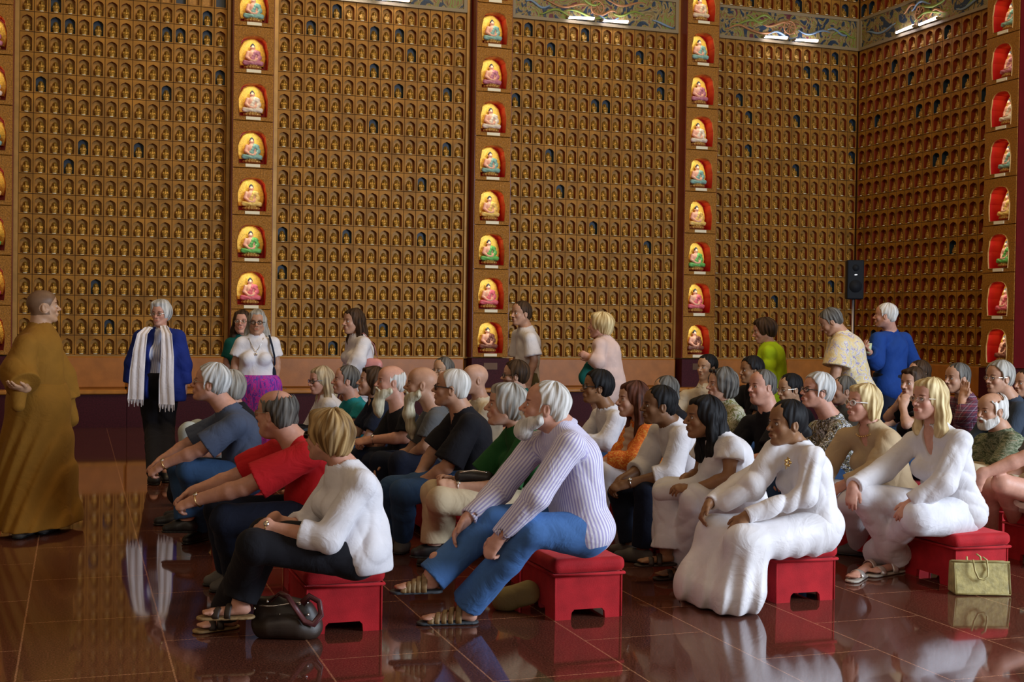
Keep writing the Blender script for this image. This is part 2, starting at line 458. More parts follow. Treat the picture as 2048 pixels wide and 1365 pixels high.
def head_field(F, hp, R, s, sp):
    fem = sp.get('fem', 0); fat = sp.get('fat', 0); w = (.94 if fem else 1.0)
    F.ell(hp(-.012, 0, .033), A3(.103, .079*w, .092)*s, R, 0)
    F.ell(hp(.026, 0, -.035), A3(.066, (.058+.006*fat)*w, .080)*s, R, .03*s)
    F.ell(hp(.036, 0, .048), A3(.054, .060*w, .056)*s, R, .03*s)
    for y in (1, -1):
        F.cone(hp(.004, y*(.056+.006*fat)*w, -.052), hp(.062, y*.020, -.096), .019*s, .016*s, .03*s)
        F.ell(hp(.064, y*.036*w, -.024), A3(.024, .022, .024)*s, R, .02*s)
    F.ell(hp(.078, 0, -.098), A3(.019, .022, .016)*s, R, .022*s)
    if fat: F.ell(hp(.035, 0, -.108), A3(.045, .04, .03)*s, R, .03*s)
    F.cone(hp(.080, -.030, .024), hp(.080, .030, .024), .0115*s, .0115*s, .014*s)
    for y in (1, -1): F.ell(hp(.101, y*.031, .004), A3(.016, .019, .0125)*s, R, .010*s, 's')
    for y in (1, -1): F.ell(hp(.077, y*.0305, .004), A3(.0165, .0165, .0155)*s, R, .004*s)
    for y in (1, -1): F.ell(hp(.0910, y*.0320, .0012), A3(.010, .0145, .0062)*s, R, .0015*s, 's')
    ns = sp.get('nose', 1.0)
    F.chain([hp(.086, 0, .018), hp(.100, 0, -.003), hp(.090+.027*ns, 0, -.025)], [.0075*s, .0085*s, .0115*s], .010*s)
    for y in (1, -1): F.ell(hp(.099, y*.0125, -.030), A3(.013, .0085, .0085)*s, R, .007*s)
    F.ell(hp(.090, 0, -.060), A3(.014, .027, .019)*s, R, .012*s)
    F.cone(hp(.1005, -.017, -.0555), hp(.1005, .017, -.0555), .0045*s, .0045*s, .006*s)
    F.cone(hp(.0985, -.013, -.0665), hp(.0985, .013, -.0665), .0055*s, .0055*s, .006*s)
    om = sp.get('mouth', 0)
    F.ell(hp(.106, 0, -.061-.002*om), A3(.010, .020, .0018+.004*om)*s, R, .003*s, 's')
    for y in (1, -1):
        tl = R[:, 0]*-.25+ZUP*0
        e = hp(-.006, y*.079*w, -.008)
        F.ell(e, A3(.0185, .0085, .033)*s, R, .005*s)
        F.ell(hp(-.001, y*.087*w, -.006), A3(.0095, .006, .019)*s, R, .004*s, 's')

def hair_flow(P, Hd, R, s, crown=-.03):
    q = (P-Hd)@R/s; x = q[:, 0]-crown; y = q[:, 1]; r = np.sqrt(x*x+y*y)+1e-6
    return np.stack([x/r*.09, y/r*.09, q[:, 2]-.5*r], 1)

def hair_field(F, hp, R, s, sp, Hd):
    st = sp['hair']; th = sp.get('hth', .009); R_ = R.astype(f32)
    w = .94 if sp.get('fem') else 1.0
    C = lambda t, dz=0, dx=0: F.ell(hp(-.014+dx, 0, .034+dz), A3(.103+t, .081*w+t, .093+t)*s, R, .02*s)
    C(th, sp.get('hdz', 0), sp.get('hdx', 0))
    low = -.045; ear = True; fz = 0; fr = (.105, .125, .095)
    if st == 'short': F.cone(hp(-.066, -.03, -.03), hp(-.066, .03, -.03), .035*s, .035*s, .03*s); low = -.060; fz = .020; fr = (.110, .124, .110)
    if st in ('receding', 'widow'): F.cone(hp(-.07, -.03, -.03), hp(-.07, .03, -.03), .035*s, .035*s, .03*s); low = -.062; fz = sp.get('fz', .034); fr = (.112, .122, .115)
    if st == 'ring': F.cone(hp(-.065, -.04, -.035), hp(-.065, .04, -.035), .04*s, .04*s, .03*s); low = -.075; fz = .02; fr = (.11, .12, .12)
    if st == 'puffy': # rounded short set hair covering the ears
        F.ell(hp(-.03, 0, .02), A3(.112, .098, .105)*s, R, .03*s); F.ell(hp(-.06, 0, -.03), A3(.06, .066, .06)*s, R, .03*s); low = -.085; ear = False
        F.ell(hp(.03, 0, .10), A3(.06, .07, .03)*s, R, .03*s)
    if st == 'bob':
        for y in (1, -1): F.cone(hp(-.012, y*.068, .01), hp(-.015, y*.078, -.075), .032*s, .030*s, .03*s)
        F.cone(hp(-.075, 0, 0), hp(-.075, 0, -.08), .05*s, .045*s, .04*s); low = -.10; ear = False
        F.ell(hp(.05, 0, .095), A3(.045, .06, .022)*s, R, .02*s)
    if st == 'long':
        ln = sp.get('hlen', .26)
        for y in (1, -1): F.chain([hp(-.008, y*.066, .02), hp(-.018, y*.080, -.08), hp(-.02, y*.085, -.10-ln*.45), hp(-.01, y*.075, -.07-ln*.85)], [.030*s, .032*s, .036*s, .026*s], .03*s)
        F.chain([hp(-.07, 0, 0), hp(-.085, 0, -.10), hp(-.085, 0, -.07-ln*.8)], [.055*s, .06*s, .05*s], .05*s); low = -1; ear = False
        F.ell(hp(.03, 0, .09), A3(.055, .065, .025)*s, R, .02*s)
    if st == 'curly':
        F.ell(hp(-.03, 0, .02), A3(.12, .115, .115)*s, R, .03*s); F.ell(hp(-.05, 0, -.06), A3(.075, .09, .06)*s, R, .03*s); low = -.11; ear = False
    if st == 'tied':
        F.cone(hp(-.08, 0, -.02), hp(-.098, 0, -.055), .040*s, .033*s, .025*s)
        if sp.get('bun', 1): F.ell(hp(-.118, 0, -.050), A3(.034, .042, .040)*s, R, .012*s)
        low = -.09
    if st == 'tiedlong':
        F.chain([hp(-.08, 0, -.02), hp(-.095, 0, -.07), hp(-.098, .0, -.15)], [.040*s, .028*s, .026*s], .025*s); low = -.16
    # face, ears, nape
    if st in ('long', 'bob', 'curly', 'puffy'):
        F.ell(hp(.105, 0, -.045+fz), A3(.098, .078, .118)*s, R, .008*s, 's')
        F.ell(hp(.06, 0, -.15), A3(.09, .055, .08)*s, R, .008*s, 's')
    else: 
        G_ = Field(); G_.ell(hp(.117, 0, -.028+fz), A3(*fr)*s, R, 0); G_.disp(lambda P: (.006*vnoise(P, 31, 5.0)).astype(f32)); F.op(G_, 's', .006*s)
    if ear:
        for y in (1, -1): F.ell(hp(.004, y*.094, -.018), A3(.030, .034, .036)*s, R, .006*s, 's')
    if low > -.9:
        nl = unit(-R[:, 2]*.93-R[:, 0]*.36 if st not in ('bob', 'puffy', 'curly') else -R[:, 2]); cl = f32(np.dot(nl, hp(-.08, 0, low))); nl = nl.astype(f32)
        F.op(lambda P: (P@nl-cl+.010*vnoise(P, 21, 5.0)).astype(f32), 'i', .010*s)
    if st == 'ring':
        F.ell(hp(-.012+.01, 0, .085), A3(.098, .082, .062)*s, R, .006*s, 's')
    a = sp.get('hamp', .0030); nw = sp.get('hfreq', 17)
    def dsp(P):
        fl = hair_flow(P, Hd.astype(f32), R_, f32(s))
        d = a*np.sin(fl[:, 0]*nw*11+3*np.sin(fl[:, 2]*14)+2*vnoise(P, 3, 1.2))*np.sin(fl[:, 1]*nw*9+2*np.sin(fl[:, 2]*17+1))
        if st in ('curly',): d = d+.006*vnoise(P, 8, 7)
        elif st in ('puffy',): d = d+.004*vnoise(P, 8, 3)
        else: d = d+.002*vnoise(P, 9, 4)
        return d.astype(f32)
    F.disp(dsp)
    fr_ = sp.get('frizz', {'puffy': .005, 'long': .005, 'bob': .005, 'curly': .008}.get(st, .0028))
    F.disp(lambda P: (fr_*vnoise(hair_flow(P, Hd.astype(f32), R_, f32(s)).astype(f32)*np.array([2.2, 2.2, .5], f32), 41, 7.0)).astype(f32))

def beard_field(F, hp, R, s, sp):
    ln = sp.get('blen', .03); kind = sp['beard']
    if kind in ('full', 'long'):
        for y in (1, -1): F.chain([hp(.010, y*.066, -.028), hp(.022, y*.062, -.065), hp(.070, y*.028, -.104)], [.007*s, .022*s, .027*s], .02*s)
        F.ell(hp(.078, 0, -.102), A3(.032, .040, .028)*s, R, .02*s)
    else: F.ell(hp(.082, 0, -.098), A3(.022, .026, .020)*s, R, .02*s)
    if kind in ('full', 'long'):
        for y in (1, -1): F.ell(hp(.048, y*.042, -.078), A3(.040, .022, .034)*s, R, .02*s)
    F.chain([hp(.100, -.030, -.058), hp(.110, -.010, -.046), hp(.110, .010, -.046), hp(.100, .030, -.058)], [.006*s, .008*s, .008*s, .006*s], .008*s)
    for y in (1, -1): F.cone(hp(.098, y*.030, -.060), hp(.088, y*.028, -.088), .008*s, .012*s, .01*s)
    dx = sp.get('bdx', 0.0)
    if ln > .035: F.chain([hp(.080, 0, -.105), hp(.088+dx*.3, 0, -.115-ln*.35), hp(.082+dx*.8, 0, -.11-ln*.75), hp(.076+dx, 0, -.11-ln)], [.034*s, .040*s, .033*s, .012*s], .03*s)
    F.ell(hp(.112, 0, -.063), A3(.016, .017, .006)*s, R, .004*s, 's')
    F.disp(lambda P: (.0022*vnoise(P*np.array([3, 3, .8], f32), 11, 3.5)).astype(f32))

def glasses(hp, parent, kind='wire', y0=.0, name='glasses'):
    b = MB(); m0 = {'wire': M_WIRE, 'black': M_BLKFRAME, 'sun': M_BLKFRAME, 'white': M_WHITEF}[kind]
    r = {'wire': .0016, 'black': .0032, 'sun': .003, 'white': .0035}[kind]
    for y in (1, -1):
        cx = A3(.108, y*.032, .002+y0)
        ring = []
        for i in range(14):
            a = 2*math.pi*i/14; cy, cz = math.cos(a)*.0235, math.sin(a)*.0165
            ring.append(hp(cx[0]-.010*abs(y*.032+cy)/.055, y*.032+cy, cx[2]+cz))
        b.tube(ring, r, 5, 0, closed=True)
        ctr = hp(.103, y*.032, .002+y0)
        V = [ctr]+ring; b.add(V, [(0, i+1, (i+1) % 14+1) for i in range(14)], 1)
        b.tube([hp(.098, y*.055, .006+y0), hp(.075, y*.074, .008+y0), hp(.0, y*.083, .008+y0), hp(-.02, y*.083, -.004+y0)], r*1.1, 5, 0)
    b.tube([hp(.108, -.009, .005+y0), hp(.112, 0, .008+y0), hp(.108, .009, .005+y0)], r, 5, 0)
    return b.build(name, [m0, M_LENSDK if kind == 'sun' else M_LENS], parent)
M_WHITEF = mat('spectacle_white', (.75, .73, .70), .35)

def mesh_obj(name, F, h, mats, parent, root, attrs=None, boxes=(), slack=.012, cut=()):
    """mesh of a field; boxes = [(lo, hi, fine h)] get a finer grid"""
    lo, hi = F.lo-.02, F.hi+.02
    parts = [mesh_field(F, lo, hi, h, excl=[(b[0], b[1]) for b in boxes], slack=slack)]
    for bl, bh, hh in boxes: parts.append(mesh_field(F, bl, bh, hh, slack=slack*.6))
    V, Q = join_np(parts)
    at = {k: fn(V.astype(f32)) for k, fn in attrs.items()} if attrs else None
    me = mesh_np(name, V-root, Q, mats, attrs=at)
    return link(name, me, parent)

PEOPLE = {}
def person(key, label, px, D, az=0., mode='side', hy=None, hp_=0., hroll=0., J=None, sit=True, b=1.0, hs=1.0, skin=SK_FAIR,
           hair='short', hairm=None, top=None, bottom=None, shoe=None, extra=None, hidden_legs=False, **sp):
    """px: head centre in the photo; D: its distance; az: facing (0 = -X, 90 = +Y, 180 = +X, -90 = towards the camera)"""
    J = J or {}
    a = math.radians(az); F_ = A3(-math.cos(a), math.sin(a), 0); Lv = np.cross(ZUP, F_)
    near = Lv*(1 if Lv@A3(.33, .94, 0) < 0 else -1)      # lateral direction towards the camera
    imgr = A3(.945, -.327, 0)
    Hd = at_depth(px[0], px[1], D)
    sc = sp.get('scale', 1.0)
    if mode == 'side':
        def on(j, lat=0.): return on_plane(j[0], j[1], Hd+near*(j[2] if len(j) > 2 else lat), near)
        sgn = near
    else:
        sgn = Lv*(1 if Lv@imgr < 0 else -1)               # 'near' chain = image left
        base = F_*(1 if F_@A3(.33, .94, 0) < 0 else -1)
        def on(j, lat=0.): return on_plane(j[0], j[1], Hd+base*(j[2] if len(j) > 2 else 0.), base)
    def gnd(j, lat, z):
        d = ray(j[0], j[1]); p = CAM+d*((z-CAM[2])/d[2]); l = (p-Hd)@sgn
        if abs(l) < sp.get('gtol', .55) and len(j) < 3: return p
        p = on(j, lat); return A3(p[0], p[1], max(z, p[2]) if len(j) < 4 else z)
    hs_ = hs
    N = on(J['N']) if 'N' in J else Hd-ZUP*.160*sc-F_*.045
    sw = sp.get('sw', .165 if sp.get('fem') else .19)*sc
    g = {}
    g['Sn'] = on(J['Sn'], sw) if 'Sn' in J else N+sgn*sw-ZUP*.05*sc
    g['Sf'] = on(J['Sf'], -sw) if 'Sf' in J else N-sgn*sw-ZUP*.05*sc
    if sit:
        seat = sp.get('seat', .43)
        P0 = on(J['P']) if 'P' in J else A3(*(N-F_*.06)[:2], seat)
        P0 = A3(P0[0], P0[1], max(P0[2], .40))
        hw = .095*sc
        g['Hn'] = P0+sgn*hw; g['Hf'] = P0-sgn*hw
        for c, s_ in (('n', 1), ('f', -1)):
            g['K'+c] = on(J['K'+c], s_*.14) if 'K'+c in J else A3(*(g['H'+c]+F_*.42*sc+sgn*s_*.05)[:2], .49)
            g['A'+c] = gnd(J['A'+c], s_*.12, .09) if 'A'+c in J else A3(*(g['K'+c]+F_*.02)[:2], .09)
            g['T'+c] = gnd(J['T'+c], s_*.13, .034) if 'T'+c in J else A3(*(g['A'+c]+F_*.17)[:2], .035)
            g['E'+c] = on(J['E'+c], s_*.21) if 'E'+c in J else g['S'+c]+F_*.13*sc-ZUP*.24*sc+sgn*s_*.03
            g['W'+c] = on(J['W'+c], s_*.12) if 'W'+c in J else g['E'+c]+F_*.20*sc-ZUP*.07*sc-sgn*s_*.07
    else:
        hgt = Hd[2]+.115
        P0 = on(J['P']) if 'P' in J else A3(*(N)[:2], hgt*.53)
        hw = .09*sc
        g['Hn'] = P0+sgn*hw; g['Hf'] = P0-sgn*hw
        for c, s_ in (('n', 1), ('f', -1)):
            g['K'+c] = on(J['K'+c], s_*.10) if 'K'+c in J else A3(*(g['H'+c]+F_*.02)[:2], hgt*.285)
            g['A'+c] = gnd(J['A'+c], s_*.10, .09) if 'A'+c in J else A3(*(g['K'+c]-F_*.03)[:2], .085)
            g['T'+c] = gnd(J['T'+c], s_*.11, .034) if 'T'+c in J else A3(*(g['A'+c]+F_*.15)[:2], .035)
            g['E'+c] = on(J['E'+c], s_*.23) if 'E'+c in J else g['S'+c]-ZUP*.27*sc+sgn*s_*.04
            g['W'+c] = on(J['W'+c], s_*.22) if 'W'+c in J else g['E'+c]-ZUP*.23*sc+F_*.06
    root = A3(P0[0], P0[1], 0.)
    if not sit: root = A3(*((g['An']+g['Af'])/2)[:2], 0)
    E = empty(sp.get('name', 'person'), root); tag(E, label, 'person', sp.get('group'))
    PEOPLE[key] = (E, g, P0, F_)
    # head frame
    h_a = math.radians(az if hy is None else hy); hF = A3(-math.cos(h_a), math.sin(h_a), 0); hL = np.cross(ZUP, hF)
    pt = math.radians(hp_); fw = hF*math.cos(pt)+ZUP*math.sin(pt); up = np.cross(fw, hL); 
    if hroll: rr = math.radians(hroll); hL, up = hL*math.cos(rr)+up*math.sin(rr), up*math.cos(rr)-hL*math.sin(rr)
    R = np.stack([fw, hL, up], 1); s = 1.0*hs_
    hp = lambda x, y, z: Hd+R@(A3(x, y, z)*s)
    near_lvl = D < 9.4; mid = D < 11.2
    hb = .011 if near_lvl else .014; hc = .0078 if near_lvl else (.011 if mid else .013); hh = .0032 if near_lvl else (.0045 if mid else .0055)
    # torso frame
    ax = unit(N-P0); chest = P0+(N-P0)*.66; lat = unit(g['Sn']-g['Sf']); lat = unit(lat-ax*np.dot(lat, ax)); tf = np.cross(lat, ax); tf = tf*(1 if tf@F_ > 0 else -1)
    TR = np.stack([tf, lat, ax], 1); tl = np.linalg.norm(N-P0); fem = sp.get('fem', 0); belly = sp.get('belly', 1.0)
    back = sp.get('slouch', .03)
    def torso(F, t, k=.06, low=True):
        F.ell(P0+ax*tl*.70-tf*back, A3(.108*b+t, .158*b*(.92 if fem else 1)+t, tl*.30+t*.5), TR, 0 if not F.ops else k)
        F.ell(P0+ax*tl*.36-tf*back*.6+tf*.03*(belly-1)*3, A3((.108+.05*(belly-1))*b+t, .145*b*(1+.3*(belly-1))+t, tl*.32), TR, k)
        if low: F.ell(P0+ax*.02, A3(.122*b+t, (.168 if not fem else .178)*b+t, .125+t*.5), TR, k)
        for c in 'nf': F.cone(N-ax*.022, g['S'+c]-ZUP*.005, .050+t*.6, .052*b+t*.8, .05)
        if fem:
            for y in (1, -1): F.ell(P0+ax*tl*.60+tf*(.085*b)+lat*y*.07, A3(.062, .066, .064)*(b*sp.get('bust', .88))+t*.7, TR, .035)
    # ---- body
    Fb = Field(); head_field(Fb, hp, R, s, sp)
    nk = .050 if fem else .058*min(1.12, b)
    Fb.cone(hp(-.022, 0, -.045), N+ax*.01, nk, nk*1.12, .025)
    Fb.cone(N+ax*.015, N-ax*.06, nk*1.1, .075, .03)
    torso(Fb, -.006)
    ra = b*(.86 if fem else 1.0)
    arm = {}
    for c, s_ in (('n', 1), ('f', -1)):
        S_, E_, W_ = g['S'+c], g['E'+c], g['W'+c]
        Fb.chain([S_, S_+(E_-S_)*.35, E_], [.050*ra, .047*ra, .039*ra], .02)
        Fb.chain([E_, E_+(W_-E_)*.3, W_], [.040*ra, .040*ra, .026*ra], .015)
        d = unit(W_-E_)
        hd = sp.get('h'+c, {})
        if 'to' in hd: d = unit(on(hd['to'], s_*.10)-W_)
        elif sit: d = unit(d+ -ZUP*.35)
        n_ = hd.get('n', (0.1, .45*s_, .8) if sit else (.3, 1.0*s_, .1)); nv = F_*n_[0]+sgn*n_[1]+ZUP*n_[2]; nv = unit(nv-d*np.dot(nv, d))
        t_ = np.cross(d, nv); med = -sgn*s_
        tdir = hd.get('t'); tv = (F_*tdir[0]+sgn*tdir[1]+ZUP*tdir[2]) if tdir else (med if sit else F_)
        t_ = t_*(1 if t_@tv > 0 else -1)
        arm[c] = (d, nv, t_)
        if sp.get('nohand') and c in sp['nohand']: continue
        hand_field(Fb, W_, d, nv, t_, (.90 if fem else 1.0)*sc, hd.get('curl', .42), hd.get('spread', 1), hd.get('thumb', .6))
    bare = sp.get('bare_legs', 0); sandal = sp.get('sandal')
    if not hidden_legs and not (bottom and bottom.get('k') == 'skirt'):
        for c in 'nf':
            Fb.chain([g['H'+c], g['K'+c]], [.082*b, .056*b], .03)
            Fb.chain([g['K'+c], g['K'+c]+(g['A'+c]-g['K'+c])*.3-F_*.012, g['A'+c]], [.053*b, .054*b, .034], .02)
            A_, T_ = g['A'+c], g['T'+c]; fd = unit(A3(*(T_-A_)[:2], 0)) if np.linalg.norm((T_-A_)[:2]) > .03 else F_
            heel = A_-fd*.035-ZUP*(A_[2]-.0-.0)*0; solez = T_[2]-.030
            Fb.cone(A_, A3(*(A_-fd*.03)[:2], solez+.035+(A_[2]-.10 if A_[2] > .13 else 0)), .034, .032, .02)
            Fb.cone(A3(*(A_-fd*.02)[:2], (solez+.040)), T_, .031, .027, .02, n=ZUP, sq=.75)
            if sandal:
                sd = np.cross(ZUP, fd)
                for i in range(5):
                    p = T_+fd*.01+sd*(i-2)*.016; Fb.cone(p-fd*.01, p+fd*(.034-.003*abs(i-1.5)), .011, .0085, .004)
    boxes = [(Hd-A3(.16, .16, .15)*s, Hd+A3(.16, .16, .16)*s, hh)]
    for c in 'nf':
        if sp.get('nohand') and c in sp['nohand']: continue
        ctr = g['W'+c]+arm[c][0]*.085; boxes.append((ctr-.115, ctr+.115, .0052 if near_lvl else .0068))
    # hands that overlap share one box
    if len(boxes) == 3 and np.linalg.norm((boxes[1][0]-boxes[2][0])) < .22:
        boxes = [boxes[0], (np.minimum(boxes[1][0], boxes[2][0]), np.maximum(boxes[1][1], boxes[2][1]), boxes[1][2])]
    hcol = np.array(sp.get('browc', (.35, .25, .2)))
    Rf = R.astype(f32); Hf = Hd.astype(f32)
    def tint(P):
        q = (P-Hf)@Rf/s; T = np.ones((len(P), 3), f32)
        def blend(m, col): 
            nonlocal T; m = np.clip(m, 0, 1)[:, None]; T = T*(1-m)+T*np.array(col, f32)*m
        x, y, z = q[:, 0], np.abs(q[:, 1]), q[:, 2]
        blend((1-((x-.10)/.02)**2-((y)/.022)**2-((z+.061)/.011)**2)*2.5, (.95, .62, .60))
        blend((1-((x-.075)/.03)**2-((y-.038)/.022)**2-((z+.030)/.022)**2)*.8, (1.05, .80, .78))
        blend((1-((x-.115)/.025)**2-((y)/.016)**2-((z+.024)/.016)**2)*.8, (1.05, .82, .80))
        blend((1-((x-.09)/.03)**2-((y-.033)/.024)**2-((z-.0255-.002*0)/.0055)**2)*2.0, hcol)
        blend((1-((x-.09)/.03)**2-((y-.032)/.017)**2-((z-.0085)/.0045)**2)*2.2, (.30, .22, .20))
        blend((1-((x-.09)/.03)**2-((y-.032)/.020)**2-((z-.002)/.015)**2)*.5, (.72, .60, .58))
        if sp.get('scalp'):
            mm = ((z > .035) & (x < .088)) | ((x < -.0) & (z > -.055)); 
            e = (((x-.117)/.100)**2+(y/.115)**2+((z+.03)/.105)**2) > 1
            far = np.linalg.norm(q-np.array([-.012, 0, .033], f32), axis=1) < .125
            ear = ((x+.0)**2+(z+.01)**2 < .038**2) & (y > .06)
            blend((e & far & (z > -.06) & ~ear).astype(f32), sp['scalp'])
        if sp.get('stubble'):
            blend(((x > .01) & (z < -.035) & (z > -.125) & (y < .075) & (x+z*.5 > -.04)).astype(f32)*.8, sp['stubble'])
        return T
    body = mesh_obj('body', Fb, hb, [skin_mat(skin)], E, root, {'tint': tint}, boxes)
    for y in (1, -1):
        eb = MB(); c = hp(.0775, y*.0305, .003)-root; eb.ball(c, .0142*s, 0, 10, 8)
        eb.ball(c+R@A3(.0088, 0, 0)*s, .0064*s, 1, 8, 6); eb.build('eye', [M_EYEW, M_EYEI], E, True)
    rh = lambda *v: hp(*v)-root
    if hair:
        Fh = Field(); sp2 = dict(sp); sp2['hair'] = hair; hair_field(Fh, hp, R, s, sp2, Hd)
        mesh_obj('hair', Fh, .0042 if near_lvl else .0058, [hairm], E, root, {'flow': lambda P: hair_flow(P, Hf, Rf, s)}, slack=.02)
    if sp.get('beard'):
        Fh = Field(); beard_field(Fh, hp, R, s, sp)
        mesh_obj('beard', Fh, .0045 if near_lvl else .006, [sp['beardm']], E, root, {'flow': lambda P: (P-Hf)@Rf}, slack=.01)
    if sp.get('glasses'): glasses(rh, E, sp['glasses'])
    # ---- clothes
    seed = abs(hash(key)) % 1000 if False else sum(ord(ch)*(i+3) for i, ch in enumerate(key)) % 997
    def wrapf(P):
        """arc length round the nearest limb, for stripes"""
        best = np.full(len(P), 9., f32); out = np.zeros(len(P), f32)
        segs = [(P0, N, .14, tf)]
        for c in 'nf': segs += [(g['S'+c], g['E'+c], .055, tf), (g['E'+c], g['W'+c], .045, tf)]
        for a_, b_, r_, ref in segs:
            ba = b_-a_; t = np.clip(((P-a_)@ba)/(ba@ba), 0, 1); q = P-a_-t[:, None]*ba; dd = np.linalg.norm(q, axis=1)-r_
            u_ = unit(np.cross(ba, ref)); v_ = unit(np.cross(u_, ba)); an = np.arctan2(q@u_, q@v_)
            m = dd < best; best[m] = dd[m]; out[m] = (an*r_)[m]
        return out
    for top in ([] if not top else ([top['inner'], top] if 'inner' in top else [top])):
        t = top.get('t', .013); Fs = Field(); low = top.get('hem', 'tuck')
        torso(Fs, t, .07, True)
        sl = top.get('sleeve', 'short'); lo_ = top.get('loose', 0.)
        slv = []
        for c in 'nf':
            S_, E_, W_ = g['S'+c], g['E'+c], g['W'+c]
            if sl == 'none': continue
            Fv = Field()
            if sl == 'short':
                fr = top.get('sfr', .72); e = S_+(E_-S_)*fr; d = unit(E_-S_); r_ = .047*ra
                Fv.cone(S_, e+d*.03, .058*ra+t*.7, .060*ra+t+.010+lo_, 0)
            else:
                fr = {'long': .97, '34': .45, 'roll': .35}[sl]; fr = top.get('sfr', fr); e = E_+(W_-E_)*fr; d = unit(W_-E_)
                r0 = .056*ra+t*.7; r1 = .050*ra+t*.8+lo_; r2 = (.030*ra if fr > .8 else .040*ra)+t*.8+lo_*1.2; r_ = .040*ra*(1-fr)+.027*ra*fr
                Fv.chain([S_, E_], [r0, r1], 0); Fv.chain([E_, e+d*.03], [r1, r1*(1-fr)+r2*fr], .02)
            Fv.disp(folds(top.get('fold', .011), seed+(3 if c == 'n' else 8), unit(E_-S_)))
            Fv.plane(e, d, .002); Fv.cone(e-d*.035, e+d*.12, r_+.006, r_+.008, .003, 's'); slv.append(Fv)
        if low == 'out': Fs.ell(P0-ax*(.05 if not sit else .0), A3(.128*b+t, (.176 if not fem else .182)*b+t, .12), TR, .05)
        nr = top.get('neck', .060 if fem else .064); nn = unit(hp(-.022, 0, -.045)-N)
        Fs.cone(N-ax*.03, N+nn*top.get('nh', .018 if top.get('collar') else .022), nr+.030, nr+.012, .04)
        if extra and 'top' in extra:
            for e_ in (extra['top'] if top.get('name') != 'inner_blouse' else ()): Fs.cone(on(e_[0]), on(e_[1]), e_[2], e_[3], e_[4] if len(e_) > 4 else .04)
        Fs.disp(folds(top.get('fold', .011), seed, ax))
        for Fv in slv: Fs.op(Fv, 'u', .022); Fs.lo = np.minimum(Fs.lo, Fv.lo); Fs.hi = np.maximum(Fs.hi, Fv.hi)
        # neck opening
        Fs.cone(N+nn*.0, hp(-.022, 0, -.04), nr, nr*.98, .008, 's'); Fs.cone(N-ax*.02, N+ax*.05, nr*.75, nr, .008, 's')
        v = top.get('v', 0)
        if v: Fs.cone(N+tf*.06+ax*.01, N+tf*(.10+.02)-ax*v, nr*.72, .012, .006, 's', n=tf, sq=2.5)
        if low != 'out' and bottom: Fs.plane(P0-ax*.04, -ax, .01)
        if sit and low == 'out': Fs.plane(A3(0, 0, P0[2]-.085), -ZUP, .01)
        if top.get('open'):
            Fs.chain([N+tf*.10+ax*.05, P0+ax*tl*.55+tf*.17, P0-ax*.30+tf*.17], [.03, top['open'], top['open']*1.1], .004, 's', n=tf, sq=2.2)
        hemz = top.get('hemz')
        if hemz is not None: Fs.plane(A3(0, 0, hemz), -ZUP, .004)
        so = mesh_obj(top.get('name', 'shirt'), Fs, hc, [top['m']], E, root, {'wrap': wrapf})
        if top.get('collar'):
            Fc = Field()
            Fc.cone(N-nn*.015, N+nn*.045, nr+.030, nr+.011, 0); Fc.cone(N-nn*.03, N+nn*.08, nr+.004, nr+.001, .003, 's'); Fc.plane(N+nn*.040, nn, .003); Fc.plane(N-nn*.020, -nn, .003)
            Fc.cone(N+tf*.055+nn*.04, N+tf*.12-nn*.03, .026, .014, .004, 's')
            for y in (1, -1):
                p = N+tf*.066+lat*y*.030; Fc.cone(p+nn*.008-tf*.010+lat*y*.012, p-nn*.038+tf*.014, .016, .006, .008, n=tf, sq=.5)
            mesh_obj('collar', Fc, .0055, [top.get('collarm', top['m'])], so, root, {'wrap': wrapf})
    if bottom and not (hidden_legs and sp.get('nopants')):
        k = bottom.get('k', 'trousers'); t = bottom.get('t', .014); Ft = Field()
        Ft.ell(P0+ax*.00, A3(.120*b+t*.6, .172*b+t*.6, .125), TR, .05)
        if k in ('trousers', 'shorts', 'capri'):
            for c in 'nf':
                H_, K_, A_ = g['H'+c], g['K'+c], g['A'+c]; Fv = Field()
                if k == 'shorts':
                    e = H_+(K_-H_)*bottom.get('fr', .85); d = unit(K_-H_); Fv.cone(H_, e+d*.02, .090*b+t, .075*b+t+.015, 0); r_ = .062*b
                else:
                    Fv.cone(H_, K_, .090*b+t*.7, .062*b+t*.8, 0)
                    fr = {'trousers': .96, 'capri': .75}[k]; fr = bottom.get('fr', fr); e = K_+(A_-K_)*fr; d = unit(A_-K_); fl = bottom.get('flare', .0)
                    Fv.chain([K_, K_+(e-K_)*.4-F_*.008, e+d*.02], [.062*b+t*.8, .060*b+t*.8, .044*b+t+fl], .02); r_ = .036+fl*.8
                Fv.disp(folds(bottom.get('fold', .010)*.9, seed+(3 if c == 'n' else 9), unit(A_-K_)))
                if k == 'shorts': Fv.plane(e, d, .002)
                else:
                    hz = f32(np.dot(d, e)); dl = d.astype(f32); Kf_ = K_.astype(f32)
                    Fv.op(lambda P, hz=hz, dl=dl: P@dl-hz, 'i', 0)
                Fv.cone(e-d*.03, e+d*.1, r_+.006, r_+.01, .003, 's')
                Ft.op(Fv, 'u', .03); Ft.lo = np.minimum(Ft.lo, Fv.lo); Ft.hi = np.maximum(Ft.hi, Fv.hi)
        if k == 'skirt':
            for c in 'nf': Ft.chain([g['H'+c], g['K'+c], A3(*g['A'+c][:2], .0)], [.10*b, .078*b, .12*b], .07)
